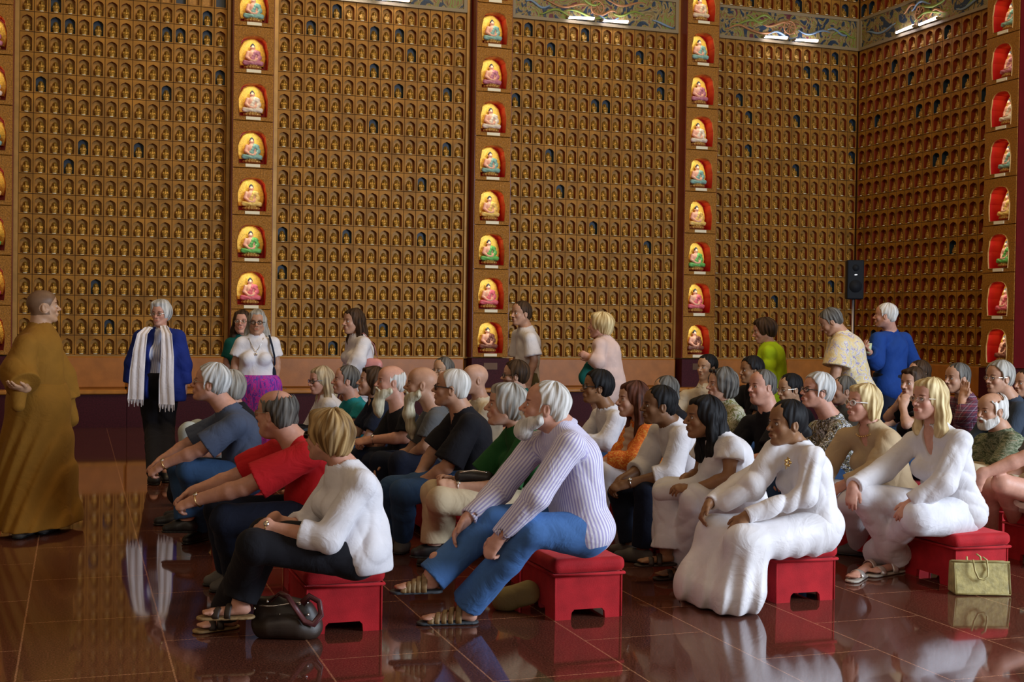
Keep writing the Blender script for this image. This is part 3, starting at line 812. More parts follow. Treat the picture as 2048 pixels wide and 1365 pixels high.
        if extra and 'bottom' in extra:
            for e_ in extra['bottom']: Ft.cone(on(e_[0]), on(e_[1]), e_[2], e_[3], e_[4] if len(e_) > 4 else .05)
            if bottom.get('pleat'):
                pl = bottom['pleat']; kx = A3(.945, -.327, 0).astype(f32); ky = sgn.astype(f32)
                Ft.disp(lambda P: (pl*np.sin((P@kx-P[:, 2]*.25)*62+1.2*np.sin(P[:, 2]*5)+1.0*np.sin((P@ky)*9))*np.clip((P0[2]-P[:, 2])*3, 0, 1)).astype(f32))
        if k == 'skirt': Ft.plane(A3(0, 0, bottom.get('z', .01)), -ZUP, .004)
        if sit: pass
        else:
            Ft.ell(P0+ax*.09, A3(.128*b+t*.4, .152*b+t*.4, .10), TR, .05)
            Ft.plane(P0+ZUP*.12, ZUP, .01)
        Ft.lo[2] = max(Ft.lo[2], .0)
        mesh_obj(bottom.get('name', 'trousers' if k != 'skirt' else 'skirt'), Ft, hc, [bottom['m']], E, root, {'wrap': wrapf})
    if shoe is None and D < 10.5 and not sandal: shoe = dict(m=M_SHOEBK)
    if not hidden_legs and shoe:
        for c in 'nf':
            A_, T_ = g['A'+c], g['T'+c]; fd = unit(A3(*(T_-A_)[:2], 0)); solez = max(0.002, T_[2]-.032)
            Ff = Field()
            heel = A3(*(A_-fd*.03)[:2], solez+.035); toe = A3(*(T_+fd*.015)[:2], solez+.028)
            if shoe.get('k') == 'sandal':
                sd = np.cross(ZUP, fd)
                Ff.cone(A3(*heel[:2], solez), A3(*(T_+fd*.03)[:2], solez), .040, .044, 0); zz = solez
                Ff.plane(A3(0, 0, solez+.014), ZUP, .003); Ff.plane(A3(0, 0, solez), -ZUP, .002)
                o = mesh_obj('sandal', Ff, .006, [shoe['sole']], E, root)
                for fr, w_, hgt in shoe.get('straps', ((.35, .016, .060), (.78, .018, .042))):
                    p = A_+(T_-A_)*fr; p = A3(p[0], p[1], solez+.010)
                    arc = [p+sd*math.cos(x)*.043+ZUP*math.sin(x)*hgt+fd*.012*math.cos(x) for x in np.linspace(0, math.pi, 11)]
                    sb = MB(); sb.tube([q-root for q in arc], w_, 6, 0, flat=.22, upv=ZUP+fd*.01); sb.build('sandal_strap', shoe['m'], o, True)
            else:
                Ff.cone(heel, A3(*(A_+(T_-A_)*.5)[:2], solez+.042), .040, .043, 0); Ff.cone(A3(*(A_+(T_-A_)*.5)[:2], solez+.040), toe, .043, .036, .03, n=ZUP, sq=.85)
                Ff.cone(A_-ZUP*.01, heel+ZUP*.01, .040, .038, .03)
                Ff.plane(A_-ZUP*.0+fd*0, ZUP, .01); Ff.plane(A3(0, 0, solez), -ZUP, .003)
                o = mesh_obj('shoe', Ff, .0075, [shoe['m']], E, root)
                Fz = Field(); Fz.cone(A3(*heel[:2], solez+.02), A3(*toe[:2], solez+.02), .044, .042, 0); Fz.plane(A3(0, 0, solez+.014), ZUP, .002); Fz.plane(A3(0, 0, solez), -ZUP, .002)
                mesh_obj('shoe_sole', Fz, .0065, [shoe.get('sole', M_LEATHER_BK)], o, root)
    if sp.get('watch'):
        for c, mm in sp['watch']:
            W_ = g['W'+c]-unit(g['W'+c]-g['E'+c])*.015; d, nv, t_ = arm[c]; d = unit(g['W'+c]-g['E'+c]); nv = unit(nv-d*np.dot(nv, d)); t_ = np.cross(d, nv)
            wb = MB(); wb.tube([W_+(nv*math.cos(x)+t_*math.sin(x))*.031*ra-root for x in np.linspace(0, 2*math.pi, 15)[:-1]], .008, 6, 0, closed=True, flat=.35, upv=d)
            wb.tube([W_+nv*.031*ra-root, W_+nv*(.031*ra+.006)-root], .0125, 12, 1)
            wb.build('wristwatch', [mm, M_SILVER], E, True)
    g['N'] = N; g['hp'] = hp; g['root'] = root; g['E'] = E; g['on'] = on; g['R'] = R; g['tf'] = tf; g['lat'] = lat; g['ax'] = ax; g['P'] = P0; g['F'] = F_; g['sgn'] = sgn; g['arm'] = arm
    if DEBUG:
        L = lambda a, b: round(float(np.linalg.norm(g[a]-g[b])), 2)
        print(f"{key:10s} head {np.round(Hd, 2)} N-P {round(float(tl), 2)} UA {L('Sn','En')},{L('Sf','Ef')} FA {L('En','Wn')},{L('Ef','Wf')} TH {L('Hn','Kn')},{L('Hf','Kf')} SH {L('Kn','An')},{L('Kf','Af')} Pz {P0[2]:.2f} Az {g['An'][2]:.2f},{g['Af'][2]:.2f} HN {round(float(np.linalg.norm(Hd-N)), 2)}")
    return g
DEBUG = False
#@@HALL
# ------------------------------------------------------------------ the hall: walls of niches, pillars, benches, floor
WY, RX = 17.1, 11.63                     # front wall plane, right wall plane
Z0, RH = .898, .2549                     # lowest niche row, row height
M_NICHE = mat('niche_gold_brown', (.36, .165, .020), .55, metal=.15, spec=.3, noise=.35, nscale=5, bump=.35, bscale=90)
M_NICHEB = mat('niche_back', (.42, .20, .03), .5, metal=.2, noise=.3, nscale=30)
M_NICHER = mat('niche_red', (.24, .032, .008), .5, noise=.25, nscale=9)
M_NICHED = mat('niche_dark', (.018, .035, .060), .5)
M_GROOVE = mat('niche_groove', (.07, .030, .008), .8)
M_PANEL = mat('pillar_panel_gold', (.40, .175, .022), .5, metal=.15, spec=.35, noise=.45, nscale=55, bump=1.0, bscale=75)
wrinkle(M_PANEL, .45, 30)
M_TRIM = mat('gold_trim', (.46, .26, .07), .4, metal=.3, noise=.2, nscale=6)
M_REDST = mat('red_lacquer', (.16, .006, .008), .35, noise=.15, nscale=5)
M_MAROON = mat('maroon_stone', (.055, .006, .012), .55, spec=.2, noise=.35, nscale=60)
M_WALLBK = mat('wall_core', (.10, .035, .012), .7, noise=.2, nscale=4)
M_BENCH = mat('bench_leather', (.40, .15, .025), .38, noise=.18, nscale=7, bump=.15, bscale=90)
M_BENCHW = mat('bench_wood_edge', (.48, .20, .035), .3, noise=.2, nscale=9)
M_SGOLD = mat('statue_gold', (.46, .26, .045), .36, metal=.5, noise=.25, nscale=30)
M_LABEL = mat('cream_label', (.92, .88, .66), .5)
M_HALO = mat('halo_gold', (.90, .62, .08), .4, metal=.2, noise=.25, nscale=60, bump=1.2, bscale=95)
M_NICHERED = mat('niche_lacquer_red', (.45, .004, .004), .45)
M_BSKIN = mat('statue_skin', (.80, .46, .34), .45); M_BHAIR = mat('statue_hair', (.02, .03, .05), .5)
M_LOTUS = mat('lotus_gold', (.50, .30, .08), .4, metal=.4, bump=.6, bscale=80)

def arch(hw, zb, zs, zt, n=5):
    """pointed arch outline, from bottom left, up and over to bottom right"""
    pts = [(-hw, zb), (-hw, zs)]
    for i in range(1, n):
        a = math.pi/2*i/n; pts.append((-hw*math.cos(a)**.9, zs+(zt-zs)*(math.sin(a)**1.3)*.86))
    pts.append((0, zt))
    return pts+[(-x, z) for x, z in pts[:-1]][::-1]
def niche_cell(w, h, out, depth, gr=.004):
    """one tile with a niche: faces for face plate, groove, recess, back; local x across, y into the wall (+), z up"""
    n = len(out); V = []; F = []; M = []
    outer = []
    zt = max(z for _, z in out); zb = out[0][1]
    for x, z in out:    # matching points on the tile border
        hx = w/2-gr
        if abs(x) > .55*abs(out[0][0]) and z < zb+.8*(zt-zb): outer.append((math.copysign(hx, x), h*(.0 if z <= zb else (z-zb)/(zt-zb)*.8)+gr if z > zb else gr))
        else: outer.append((hx*x/abs(out[0][0]*.62) if abs(x) < abs(out[0][0]*.62) else math.copysign(hx, x), h-gr))
    top_ = max(i for i in range(n) if outer[i][0] < 0 and outer[i][1] < h-gr-1e-6); outer[top_] = (-hx, h-gr); outer[n-1-top_] = (hx, h-gr)
    def ring(pts, y): 
        i = len(V); V.extend((x, y, z) for x, z in pts); return i
    bord = [(math.copysign(w/2, x) if abs(x) > hx-1e-6 else x, (0 if z <= gr+1e-6 else (h if z >= h-gr-1e-6 else z))) for x, z in outer]
    r0 = ring(bord, gr*1.6); r1 = ring(outer, 0); r2 = ring(out, 0); r3 = ring(out, depth)
    for a, b, m, lo in ((r0, r1, 1, 0), (r1, r2, 0, 0), (r2, r3, 2, 0)):
        for i in range(n):
            j = (i+1) % n; F.append((a+i, a+j, b+j, b+i)); M.append(m)
    c = len(V); V.append((0, depth, (zb+zt)/2))
    for i in range(n): F.append((r3+i, r3+(i+1) % n, c)); M.append(3)
    return np.array(V), F, M
CELL_ARCH = lambda w: arch(w*.365, .016, .165, .214)

def niche_wall(name, bays, mats, parent=None):
    """bays: (origin, xdir, ydir, width, cols, [rows], seed)"""
    mb = MB()
    for org, xd, yd, wid, cols, rows, seed in bays:
        cw = wid/cols; V, F, M = niche_cell(cw, RH, CELL_ARCH(cw), .070)
        rnd = random.Random(seed)
        for r in rows:
            for c in range(cols):
                W_ = org+np.outer(V[:, 0]+(c+.5)*cw, xd)+np.outer(V[:, 1], yd)+np.outer(V[:, 2]+Z0+r*RH, ZUP)
                dk = rnd.random() < (.03 if r < 14 else .14)
                b = mb.n; mb.v.append(W_); mb.n += len(W_)
                for f, m in zip(F, M): mb.f.append([i+b for i in f]); mb.m.append(4 if (dk and m in (2, 3)) else m)
    return mb
X_, Y_ = A3(1, 0, 0), A3(0, 1, 0)
BAYS = [(-.696, 1.864), (2.538, 5.168), (5.835, 8.460), (9.10, 11.615)]
ROWS = list(range(19)); UP = [21, 22, 23]
front = [(A3(x0, WY, 0), X_, Y_, x1-x0, 15, ROWS+UP, 11+i) for i, (x0, x1) in enumerate(BAYS)]
right_w = [(A3(RX, 17.085, 0), -Y_, X_, 3.04, 15, ROWS+UP, 31)]
NM = [M_NICHE, M_GROOVE, M_NICHER, M_NICHEB, M_NICHED]
mb = niche_wall('wall_front', front, NM)
mb.box((-6, WY+.071, 0), (RX+.3, WY+.30, 8.2), 5)
mb.box((-6, WY, 0), (RX, WY+.09, Z0), 5)
for (a, b_) in ((-6, -.696), (1.864, 2.538), (5.168, 5.835), (8.46, 9.10)): mb.box((a, WY+.0, Z0), (b_, WY+.09, 8.2), 5)
mb.box((-6, WY, Z0+24*RH), (RX, WY+.09, 8.2), 5)
wf = mb.build('wall_front', NM+[M_WALLBK]); tag(wf, kind='structure')
mb = niche_wall('wall_right', right_w, NM)
mb.box((RX+.071, 4.0, 0), (RX+.30, 17.18, 8.2), 5); mb.box((RX, 4.0, 0), (RX+.09, 17.085, Z0), 5)
mb.box((RX, 4., Z0), (RX+.09, 14.045, 8.2), 5); mb.box((RX, 14, Z0+24*RH), (RX+.09, 17.085, 8.2), 5)
wr = mb.build('wall_right', NM+[M_WALLBK]); tag(wr, kind='structure')
# vertical gold trims and red strips beside the pillars
tb = MB()
for (a, b_) in ((-.755, -.696), (1.864, 1.915), (2.475, 2.538), (5.168, 5.215), (5.79, 5.835), (8.46, 8.51), (9.04, 9.10)): tb.box((a, WY-.03, Z0-.01), (b_, WY+.02, 8.1), 0, .006)
t_ = tb.build('trim_1', [M_TRIM]); tag(t_, kind='structure')
tb = MB(); tb.box((-1.0, WY-.028, Z0-.022), (RX-.02, WY-.001, Z0-.002), 0); tb.box((RX-.028, 12.8, Z0-.022), (RX-.001, WY-.03, Z0-.002), 0)
tag(tb.build('trim_2', [M_TRIM]), kind='structure')

# floor: polished dark granite in running bond
m, Nn, L, b = _new('polished_granite'); 
tc = Nn.new('ShaderNodeTexCoord'); sx = Nn.new('ShaderNodeSeparateXYZ'); L.new(tc.outputs['Object'], sx.inputs[0])
cb = Nn.new('ShaderNodeCombineXYZ'); L.new(sx.outputs['Y'], cb.inputs['X']); L.new(sx.outputs['X'], cb.inputs['Y'])
mp = Nn.new('ShaderNodeMapping'); mp.inputs['Location'].default_value = (-6.60+.98*20, .207+.585*20, 0); L.new(cb.outputs[0], mp.inputs['Vector'])
br = Nn.new('ShaderNodeTexBrick'); br.offset = .5; br.inputs['Scale'].default_value = 1; br.inputs['Brick Width'].default_value = .98; br.inputs['Row Height'].default_value = .585
br.inputs['Mortar Size'].default_value = .0045; br.inputs['Mortar Smooth'].default_value = .3
br.inputs['Color1'].default_value = (.120, .040, .025, 1); br.inputs['Color2'].default_value = (.130, .045, .028, 1); br.inputs['Mortar'].default_value = (.42, .20, .11, 1)
L.new(mp.outputs[0], br.inputs['Vector'])
nz = Nn.new('ShaderNodeTexNoise'); nz.inputs['Scale'].default_value = 130; nz.inputs['Detail'].default_value = 3; L.new(tc.outputs['Object'], nz.inputs['Vector'])
rp = ramp(Nn, [(.36, (.45, .42, .42)), (.55, (1, 1, 1)), (.68, (1.9, 1.7, 1.6))]); L.new(nz.outputs['Fac'], rp.inputs[0])
mx = Nn.new('ShaderNodeMix'); mx.data_type = 'RGBA'; mx.blend_type = 'MULTIPLY'; mx.inputs['Factor'].default_value = 1
L.new(br.outputs['Color'], mx.inputs['A']); L.new(rp.outputs[0], mx.inputs['B']); L.new(mx.outputs['Result'], b.inputs['Base Color'])
b.inputs['Roughness'].default_value = .055; b.inputs['Specular IOR Level'].default_value = .55; b.inputs['Coat Weight'].default_value = .15; b.inputs['Coat Roughness'].default_value = .03
fl = MB(); fl.box((-6, -4, -.12), (14, 17.2, 0)); fo = fl.build('floor', [m]); tag(fo, kind='structure')

# small golden Buddhas
def statue_field(s=1.0):
    F = Field(); R = np.eye(3)   # faces +x local
    z = lambda x, y, h: A3(x, y, h)*s
    F.ell(z(0, 0, .012), A3(.030, .040, .012)*s, R, 0)
    F.ell(z(.002, 0, .034), A3(.028, .043, .015)*s, R, .006*s)
    F.ell(z(-.004, 0, .062), A3(.018, .023, .034)*s, R, .010*s)
    for y in (1, -1):
        F.chain([z(-.004, y*.026, .080), z(.000, y*.034, .058), z(.018, y*.012, .046)], [.010*s, .009*s, .007*s], .006*s)
    F.ell(z(.0, 0, .105), A3(.0125, .0115, .0145)*s, R, .004*s); F.ell(z(-.001, 0, .119), A3(.007, .007, .006)*s, R, .003*s)
    return F
SF = statue_field(); SV, SQ = mesh_field(SF, SF.lo, SF.hi, .0062, slack=.004)
# low halo and the label ledge belong to the statue
def statue_mesh():
    b = MB(); 
    hv = [(-.022, math.cos(a)*.036, .066+math.sin(a)*.072) for a in np.linspace(-.6, math.pi+.6, 11)]
    hb = [(-.028, y, zz) for _, y, zz in hv]; n = len(hv); b.add(hv+hb, [tuple(range(n)), tuple(range(2*n-1, n-1, -1))]+[(i, i+n, i+n+1, i+1) for i in range(n-1)], 0)
    b.box((.030, -.022, -.006), (.040, .022, .002), 1)
    return b
sb = statue_mesh(); V2 = np.concatenate(sb.v)
def to_tris(fs):
    T = []; M = []
    for f, m in zip(fs, sb.m):
        for i in range(1, len(f)-1): T.append((f[0], f[i], f[i+1])); M.append(m)
    return np.array(T), np.array(M)
T2, TM = to_tris(sb.f)
ROTF = lambda V: np.stack([V[:, 1], -V[:, 0], V[:, 2]], 1)           # local +x -> -Y
SVa = ROTF(np.concatenate([SV, V2])); STa = T2+len(SV); SM = np.concatenate([np.zeros(len(SQ), int), TM])
SCL = 1.05
st_me = mesh_np('small_buddha', SVa*SCL, SQ, [M_SGOLD, M_LABEL], SM, STa)
rnd = random.Random(4); spots_rest = []; first = None; cnt = 0
for bi, (x0, x1) in enumerate(BAYS):
    cw = (x1-x0)/15
    for r in ROWS+UP:
        for c in range(15):
            p = A3(x0+(c+.5)*cw, WY+.036, Z0+r*RH+.018)
            if (bi == 0 and r < 18) or (bi == 1 and r < 2):
                o = link('small_buddha_statue', st_me, None, p)
                g_ = 'small Buddhas of the first niche panel' if bi == 0 else 'small Buddhas in the two lowest rows of the second niche panel'
                l_ = 'small golden seated Buddha in the niche grid between monk and leftmost whole pillar' if bi == 0 else 'small golden seated Buddha in the two lowest niche rows of the second panel'
                tag(o, l_, 'statue', g_)
            elif not (bi == 0 and r >= 18): spots_rest.append((p, 0))
for r in ROWS+UP:
    for c in range(15): spots_rest.append((A3(RX+.036, 17.085-(c+.5)*3.04/15, Z0+r*RH+.018), 1))
nv = len(SVa); VV = []; QQ = []; TT = []
SVb = np.stack([SVa[:, 1], SVa[:, 0], SVa[:, 2]], 1)*SCL   # faces -X
for i, (p, k) in enumerate(spots_rest):
    VV.append((SVb if k else SVa*SCL)+p); q = SQ+i*nv; t = STa+i*nv
    QQ.append(q[:, ::-1] if k else q); TT.append(t[:, ::-1] if k else t)
me = mesh_np('rest_buddhas', np.concatenate(VV), np.concatenate(QQ), [M_SGOLD, M_LABEL], np.concatenate([np.zeros(len(SQ)*len(spots_rest), int), np.tile(TM, len(spots_rest))]), np.concatenate(TT))
o = link('small_buddha_statues', me); tag(o, 'rows of small golden Buddhas filling the niche panels further along', 'statues', kind='stuff')

# ---- pillars with large lit niches
PD = .25; PC_H = .6195; PW = .53
def big_arch(n=6):
    hw, zb, zt = .190, .060, .500
    pts = [(-hw*.93, zb), (-hw*.99, zb+.10), (-hw, zb+.22), (-hw*.90, zb+.30), (-hw*.86, zb+.36), (-hw*.66, zt-.030), (-hw*.40, zt-.008), (0, zt)]
    return pts+[(-x, z) for x, z in pts[:-1]][::-1]
def buddha_fields():
    R = np.eye(3); Z = A3
    B = Field(); S = 1.0
    B.ell(Z(.0, 0, .305), A3(.030, .027, .036), R, 0); B.cone(Z(-.004, 0, .26), Z(-.004, 0, .285), .017, .016, .01)
    B.cone(Z(.026, 0, .305), Z(.033, 0, .298), .004, .006, .006)
    B.ell(Z(-.004, 0, .205), A3(.042, .058, .072), R, .02); B.ell(Z(.002, 0, .14), A3(.042, .050, .045), R, .02)
    for y in (1, -1): B.chain([Z(-.004, y*.060, .240), Z(.004, y*.082, .175), Z(.060, y*.030, .125), Z(.070, y*.004, .120)], [.024, .020, .015, .012], .012); B.ell(Z(-.002, y*.029, .30), A3(.008, .006, .018), R, .003)
    H = Field(); H.ell(Z(-.006, 0, .318), A3(.032, .032, .034), R, 0); H.ell(Z(-.006, 0, .350), A3(.015, .015, .012), R, .006); H.ell(Z(.030, 0, .300), A3(.022, .030, .034), R, .002, 's')
    L = Field()    # robe over the left shoulder and the folded legs
    L.ell(Z(.012, 0, .098), A3(.065, .118, .030), R, 0)
    for y in (1, -1): L.chain([Z(.0, y*.05, .10), Z(.035, y*.105, .095), Z(.070, y*.020, .088)], [.034, .030, .022], .015)
    L.ell(Z(-.006, -.0, .14), A3(.050, .060, .05), R, .02)
    L.chain([Z(-.006, .030, .262), Z(-.002, .066, .238), Z(.006, .088, .175), Z(.045, .050, .125)], [.020, .030, .027, .020], .02)
    L.cone(Z(.018, .028, .24), Z(.030, -.012, .15), .024, .022, .02); L.disp(lambda P: (.0022*np.sin(P[:, 2]*150+P[:, 1]*60)).astype(f32))
    T = Field(); T.ell(Z(.006, 0, .035), A3(.085, .118, .030), R, 0); T.cone(Z(.0, 0, .05), Z(.0, 0, .062), .06, .075, .01, sq=1)
    T.disp(lambda P: (.004*np.sin(np.arctan2(P[:, 1], P[:, 0])*14)).astype(f32)); T.plane(Z(0, 0, .008), -ZUP)
    return [mesh_field(f, f.lo-.01, f.hi+.01, .0065, slack=.006) for f in (B, H, L, T)]
BF = buddha_fields()
def orient(V, k):   # local +x -> -Y (k 0) or -X (k 1)
    return np.stack([V[:, 1], -V[:, 0], V[:, 2]], 1) if k == 0 else np.stack([-V[:, 0], -V[:, 1], V[:, 2]], 1)
ROBES = [('brown', (.20, .075, .05)), ('pink', (.72, .16, .22)), ('green', (.13, .50, .12)), ('yellow', (.78, .58, .16)), ('blue-green', (.22, .46, .42)), ('white', (.78, .74, .62)), ('mauve', (.50, .20, .28)), ('teal', (.25, .52, .46)), ('cream', (.80, .68, .46)), ('pale', (.70, .66, .60))]
_bm = {}
def big_buddha(i, k):
    key = (i, k)
    if key not in _bm:
        rm = mat('robe_'+ROBES[i][0].replace('-', '_'), ROBES[i][1], .45)
        _bm[key] = [mesh_np(n_, orient(V, k), Q, [m_]) for (V, Q), n_, m_ in zip(BF, ('body', 'hair', 'robe', 'lotus_base'), (M_BSKIN, M_BHAIR, rm, M_LOTUS))]
    return _bm[key]
def halo_mesh():
    b = MB(); n = 18; pts = []
    for i in range(n):
        a = -.55+(math.pi+1.1)*i/(n-1); r = 1+.02*math.sin(i*4.1)
        pts.append((math.cos(a)*.182*r, .195+math.sin(a)*.245*r))
    V = [(-.012, y, z) for y, z in pts]+[(.0, y*.93, .2+(z-.2)*.93) for y, z in pts]+[(-.022, y, z) for y, z in pts]
    b.add(V, [tuple(range(n, 2*n))]+[(i, i+1, i+n+1, i+n) for i in range(n-1)]+[(i, i+2*n, i+1+2*n, i+1) for i in range(n-1)], 0)
    return b
HB = halo_mesh()
WHICH = ['pillar cut by the left picture edge', 'pillar behind the purple skirt', 'pillar beside the white polo', 'pillar left of the neon green top', 'pillar on the side wall']
ORD = ['lowest', 'second', 'third', 'fourth', 'fifth', 'sixth', 'seventh', 'eighth', 'ninth', 'tenth']
def pillar(pi_, org, xd, yd, k, width, cells, lowest=0, fromz=0.):
    """org: centre of the pillar foot on its front face; xd across, yd into the wall"""
    w2 = width/2; out = big_arch(); n = len(out)
    P = lambda x, y, z: org+xd*x+yd*y+ZUP*z
    root = empty('niche_pillar', org); tag(root, f'ornate gold {WHICH[pi_]}', 'pillar', 'niche pillars')
    pb = MB()
    def lbox(x0, x1, y0, y1, z0, z1, mi=0, bev=0.): 
        s_ = MB(); s_.box((x0, y0, z0), (x1, y1, z1), mi, bev); V = np.concatenate(s_.v)
        pb.add(np.array([P(*v)-org for v in V]), s_.f, mi)
    # side slabs of red lacquer, foot of dark stone
    lbox(-w2-.004, -w2+.02, .012, PD, Z0, 8.1); lbox(w2-.02, w2+.004, .012, PD, Z0, 8.1)
    so = pb.build('side_slab', [M_REDST], root)
    pb = MB(); lbox(-w2-.01, w2+.01, -.012, PD, 0, Z0-.012); pb.build('stone_foot', [M_MAROON], root)
    pb = MB(); lbox(-.10, .10, -.020, -.010, Z0-.17, Z0-.075); pb.build('name_plate', [mat('dull_brass', (.12, .06, .03), .5, metal=.5)], root)
    for ci in range(cells):
        zb = Z0+ci*PC_H
        # face plate with the opening, recess walls, back
        V = []; F = []; M = []
        cz = PC_H; hx = w2-.003
        outer = []
        zt_ = max(z for _, z in out); zb_ = out[0][1]
        for x, z in out:
            if abs(x) >= .60*.19: outer.append((math.copysign(hx, x), .003 if z <= zb_ else cz*(z-zb_)/(zt_-zb_)*.93+.003))
            else: outer.append((hx*x/(.19*.60), cz-.003))
        outer[5] = (-hx, cz-.003); outer[n-6] = (hx, cz-.003)
        def ring(pts, y):
            i = len(V); V.extend(P(x, y, zb+z)-org for x, z in pts); return i
        ins = [(x*1.05, .28+(z-.28)*1.05) for x, z in out]
        r0 = ring(outer, .008); r1 = ring([(x*.985, cz/2+(z-cz/2)*.987) for x, z in outer], 0); r2 = ring(ins, 0); r2b = ring([(x*1.02, .28+(z-.28)*1.02) for x, z in out], -.010); r3 = ring(out, .006); r4 = ring(out, .235)
        for a_, b_, m_ in ((r0, r1, 0), (r1, r2, 0), (r2, r2b, 1), (r2b, r3, 1), (r3, r4, 2)):
            for i in range(n):
                j = (i+1) % n; F.append((a_+i, a_+j, b_+j, b_+i)); M.append(m_)
        F.append(tuple(r4+i for i in range(n))); M.append(2)
        cb_ = MB(); cb_.v = [np.array(V)]; cb_.f = F; cb_.m = M; cb_.n = len(V)
        co = cb_.build('niche_frame', [M_PANEL, M_TRIM, M_NICHERED], root)
        # the Buddha inside
        if ci >= lowest:
            col = ROBES[ci % len(ROBES)][0]
            bo = P(0, .130, zb+.062)
            br_ = empty('large_buddha_statue', bo); tag(br_, f'{col}-robed Buddha, {ORD[ci]} niche up, {WHICH[pi_]}', 'statue', 'large lit Buddhas in the pillar niches')
            for n_, me_ in zip(('body', 'hair', 'robe', 'lotus_base'), big_buddha(ci % len(ROBES), k)): link(n_, me_, br_)
            hb_ = MB(); hb_.v = [orient(np.concatenate(HB.v)+A3(-.070, 0, 0), k)]; hb_.f = HB.f; hb_.m = HB.m; hb_.n = HB.n; hb_.build('halo', [M_HALO], br_)
            lb = MB(); lb.box((.124, -.095, -.048), (.138, .095, -.008)); lb.v = [orient(np.concatenate(lb.v), k)]; lb.build('label_plate', [M_LABEL], br_)
            # the niche lamp
            lamp = bpy.data.lights.new('niche_lamp', 'AREA'); lamp.shape = 'RECTANGLE'; lamp.size = .16; lamp.size_y = .05; lamp.energy = NICHE_W; lamp.color = (1.0, .88, .66)
            lo_ = bpy.data.objects.new('niche_lamp', lamp); COL.objects.link(lo_); lo_.location = P(0, .045, zb+.470)
            lo_.rotation_euler = (Vector(P(0, .15, zb+.20))-Vector(P(0, .045, zb+.47))).to_track_quat('-Z', 'Y').to_euler()
    return root
NICHE_W = .5
for i, xc in enumerate((-1.02, 2.185, 5.508, 8.765)):
    pillar(i, A3(xc, WY-PD, 0), X_, Y_, 0, PW, 9)
pillar(4, A3(RX-PD, 13.525, 0), -Y_, X_, 1, .62, 9)

# ---- friezes with carved clouds and a wheel, and their tube lamps
m_fr, Nn, L, b = _new('frieze_carving')
tc = Nn.new('ShaderNodeTexCoord'); nz = Nn.new('ShaderNodeTexNoise'); nz.inputs['Scale'].default_value = 4.2; nz.inputs['Detail'].default_value = 2; nz.inputs['Distortion'].default_value = 2.2; L.new(tc.outputs['Object'], nz.inputs['Vector'])
rp = ramp(Nn, [(0, (.015, .035, .07)), (.43, (.20, .15, .05)), (.47, (.30, .24, .10)), (.52, (.24, .10, .03)), (.56, (.20, .26, .04)), (.60, (.25, .17, .06)), (.66, (.13, .02, .03))], 'CONSTANT'); L.new(nz.outputs['Fac'], rp.inputs[0]); L.new(rp.outputs[0], b.inputs['Base Color']); b.inputs['Roughness'].default_value = .5
bp = Nn.new('ShaderNodeBump'); bp.inputs['Strength'].default_value = 1; bp.inputs['Distance'].default_value = .02; L.new(nz.outputs['Fac'], bp.inputs['Height']); L.new(bp.outputs['Normal'], b.inputs['Normal'])
M_TUBE = mat('fluorescent_tube', (1, 1, 1), .4, emit=(.86, .82, 1.0), estr=22.)
M_FRCREAM = mat('frieze_border', (.28, .22, .12), .5); M_FG = mat('frieze_green', (.22, .30, .05), .5); M_FO = mat('frieze_orange', (.42, .20, .08), .5); M_FB = mat('frieze_blue', (.20, .30, .42), .5)
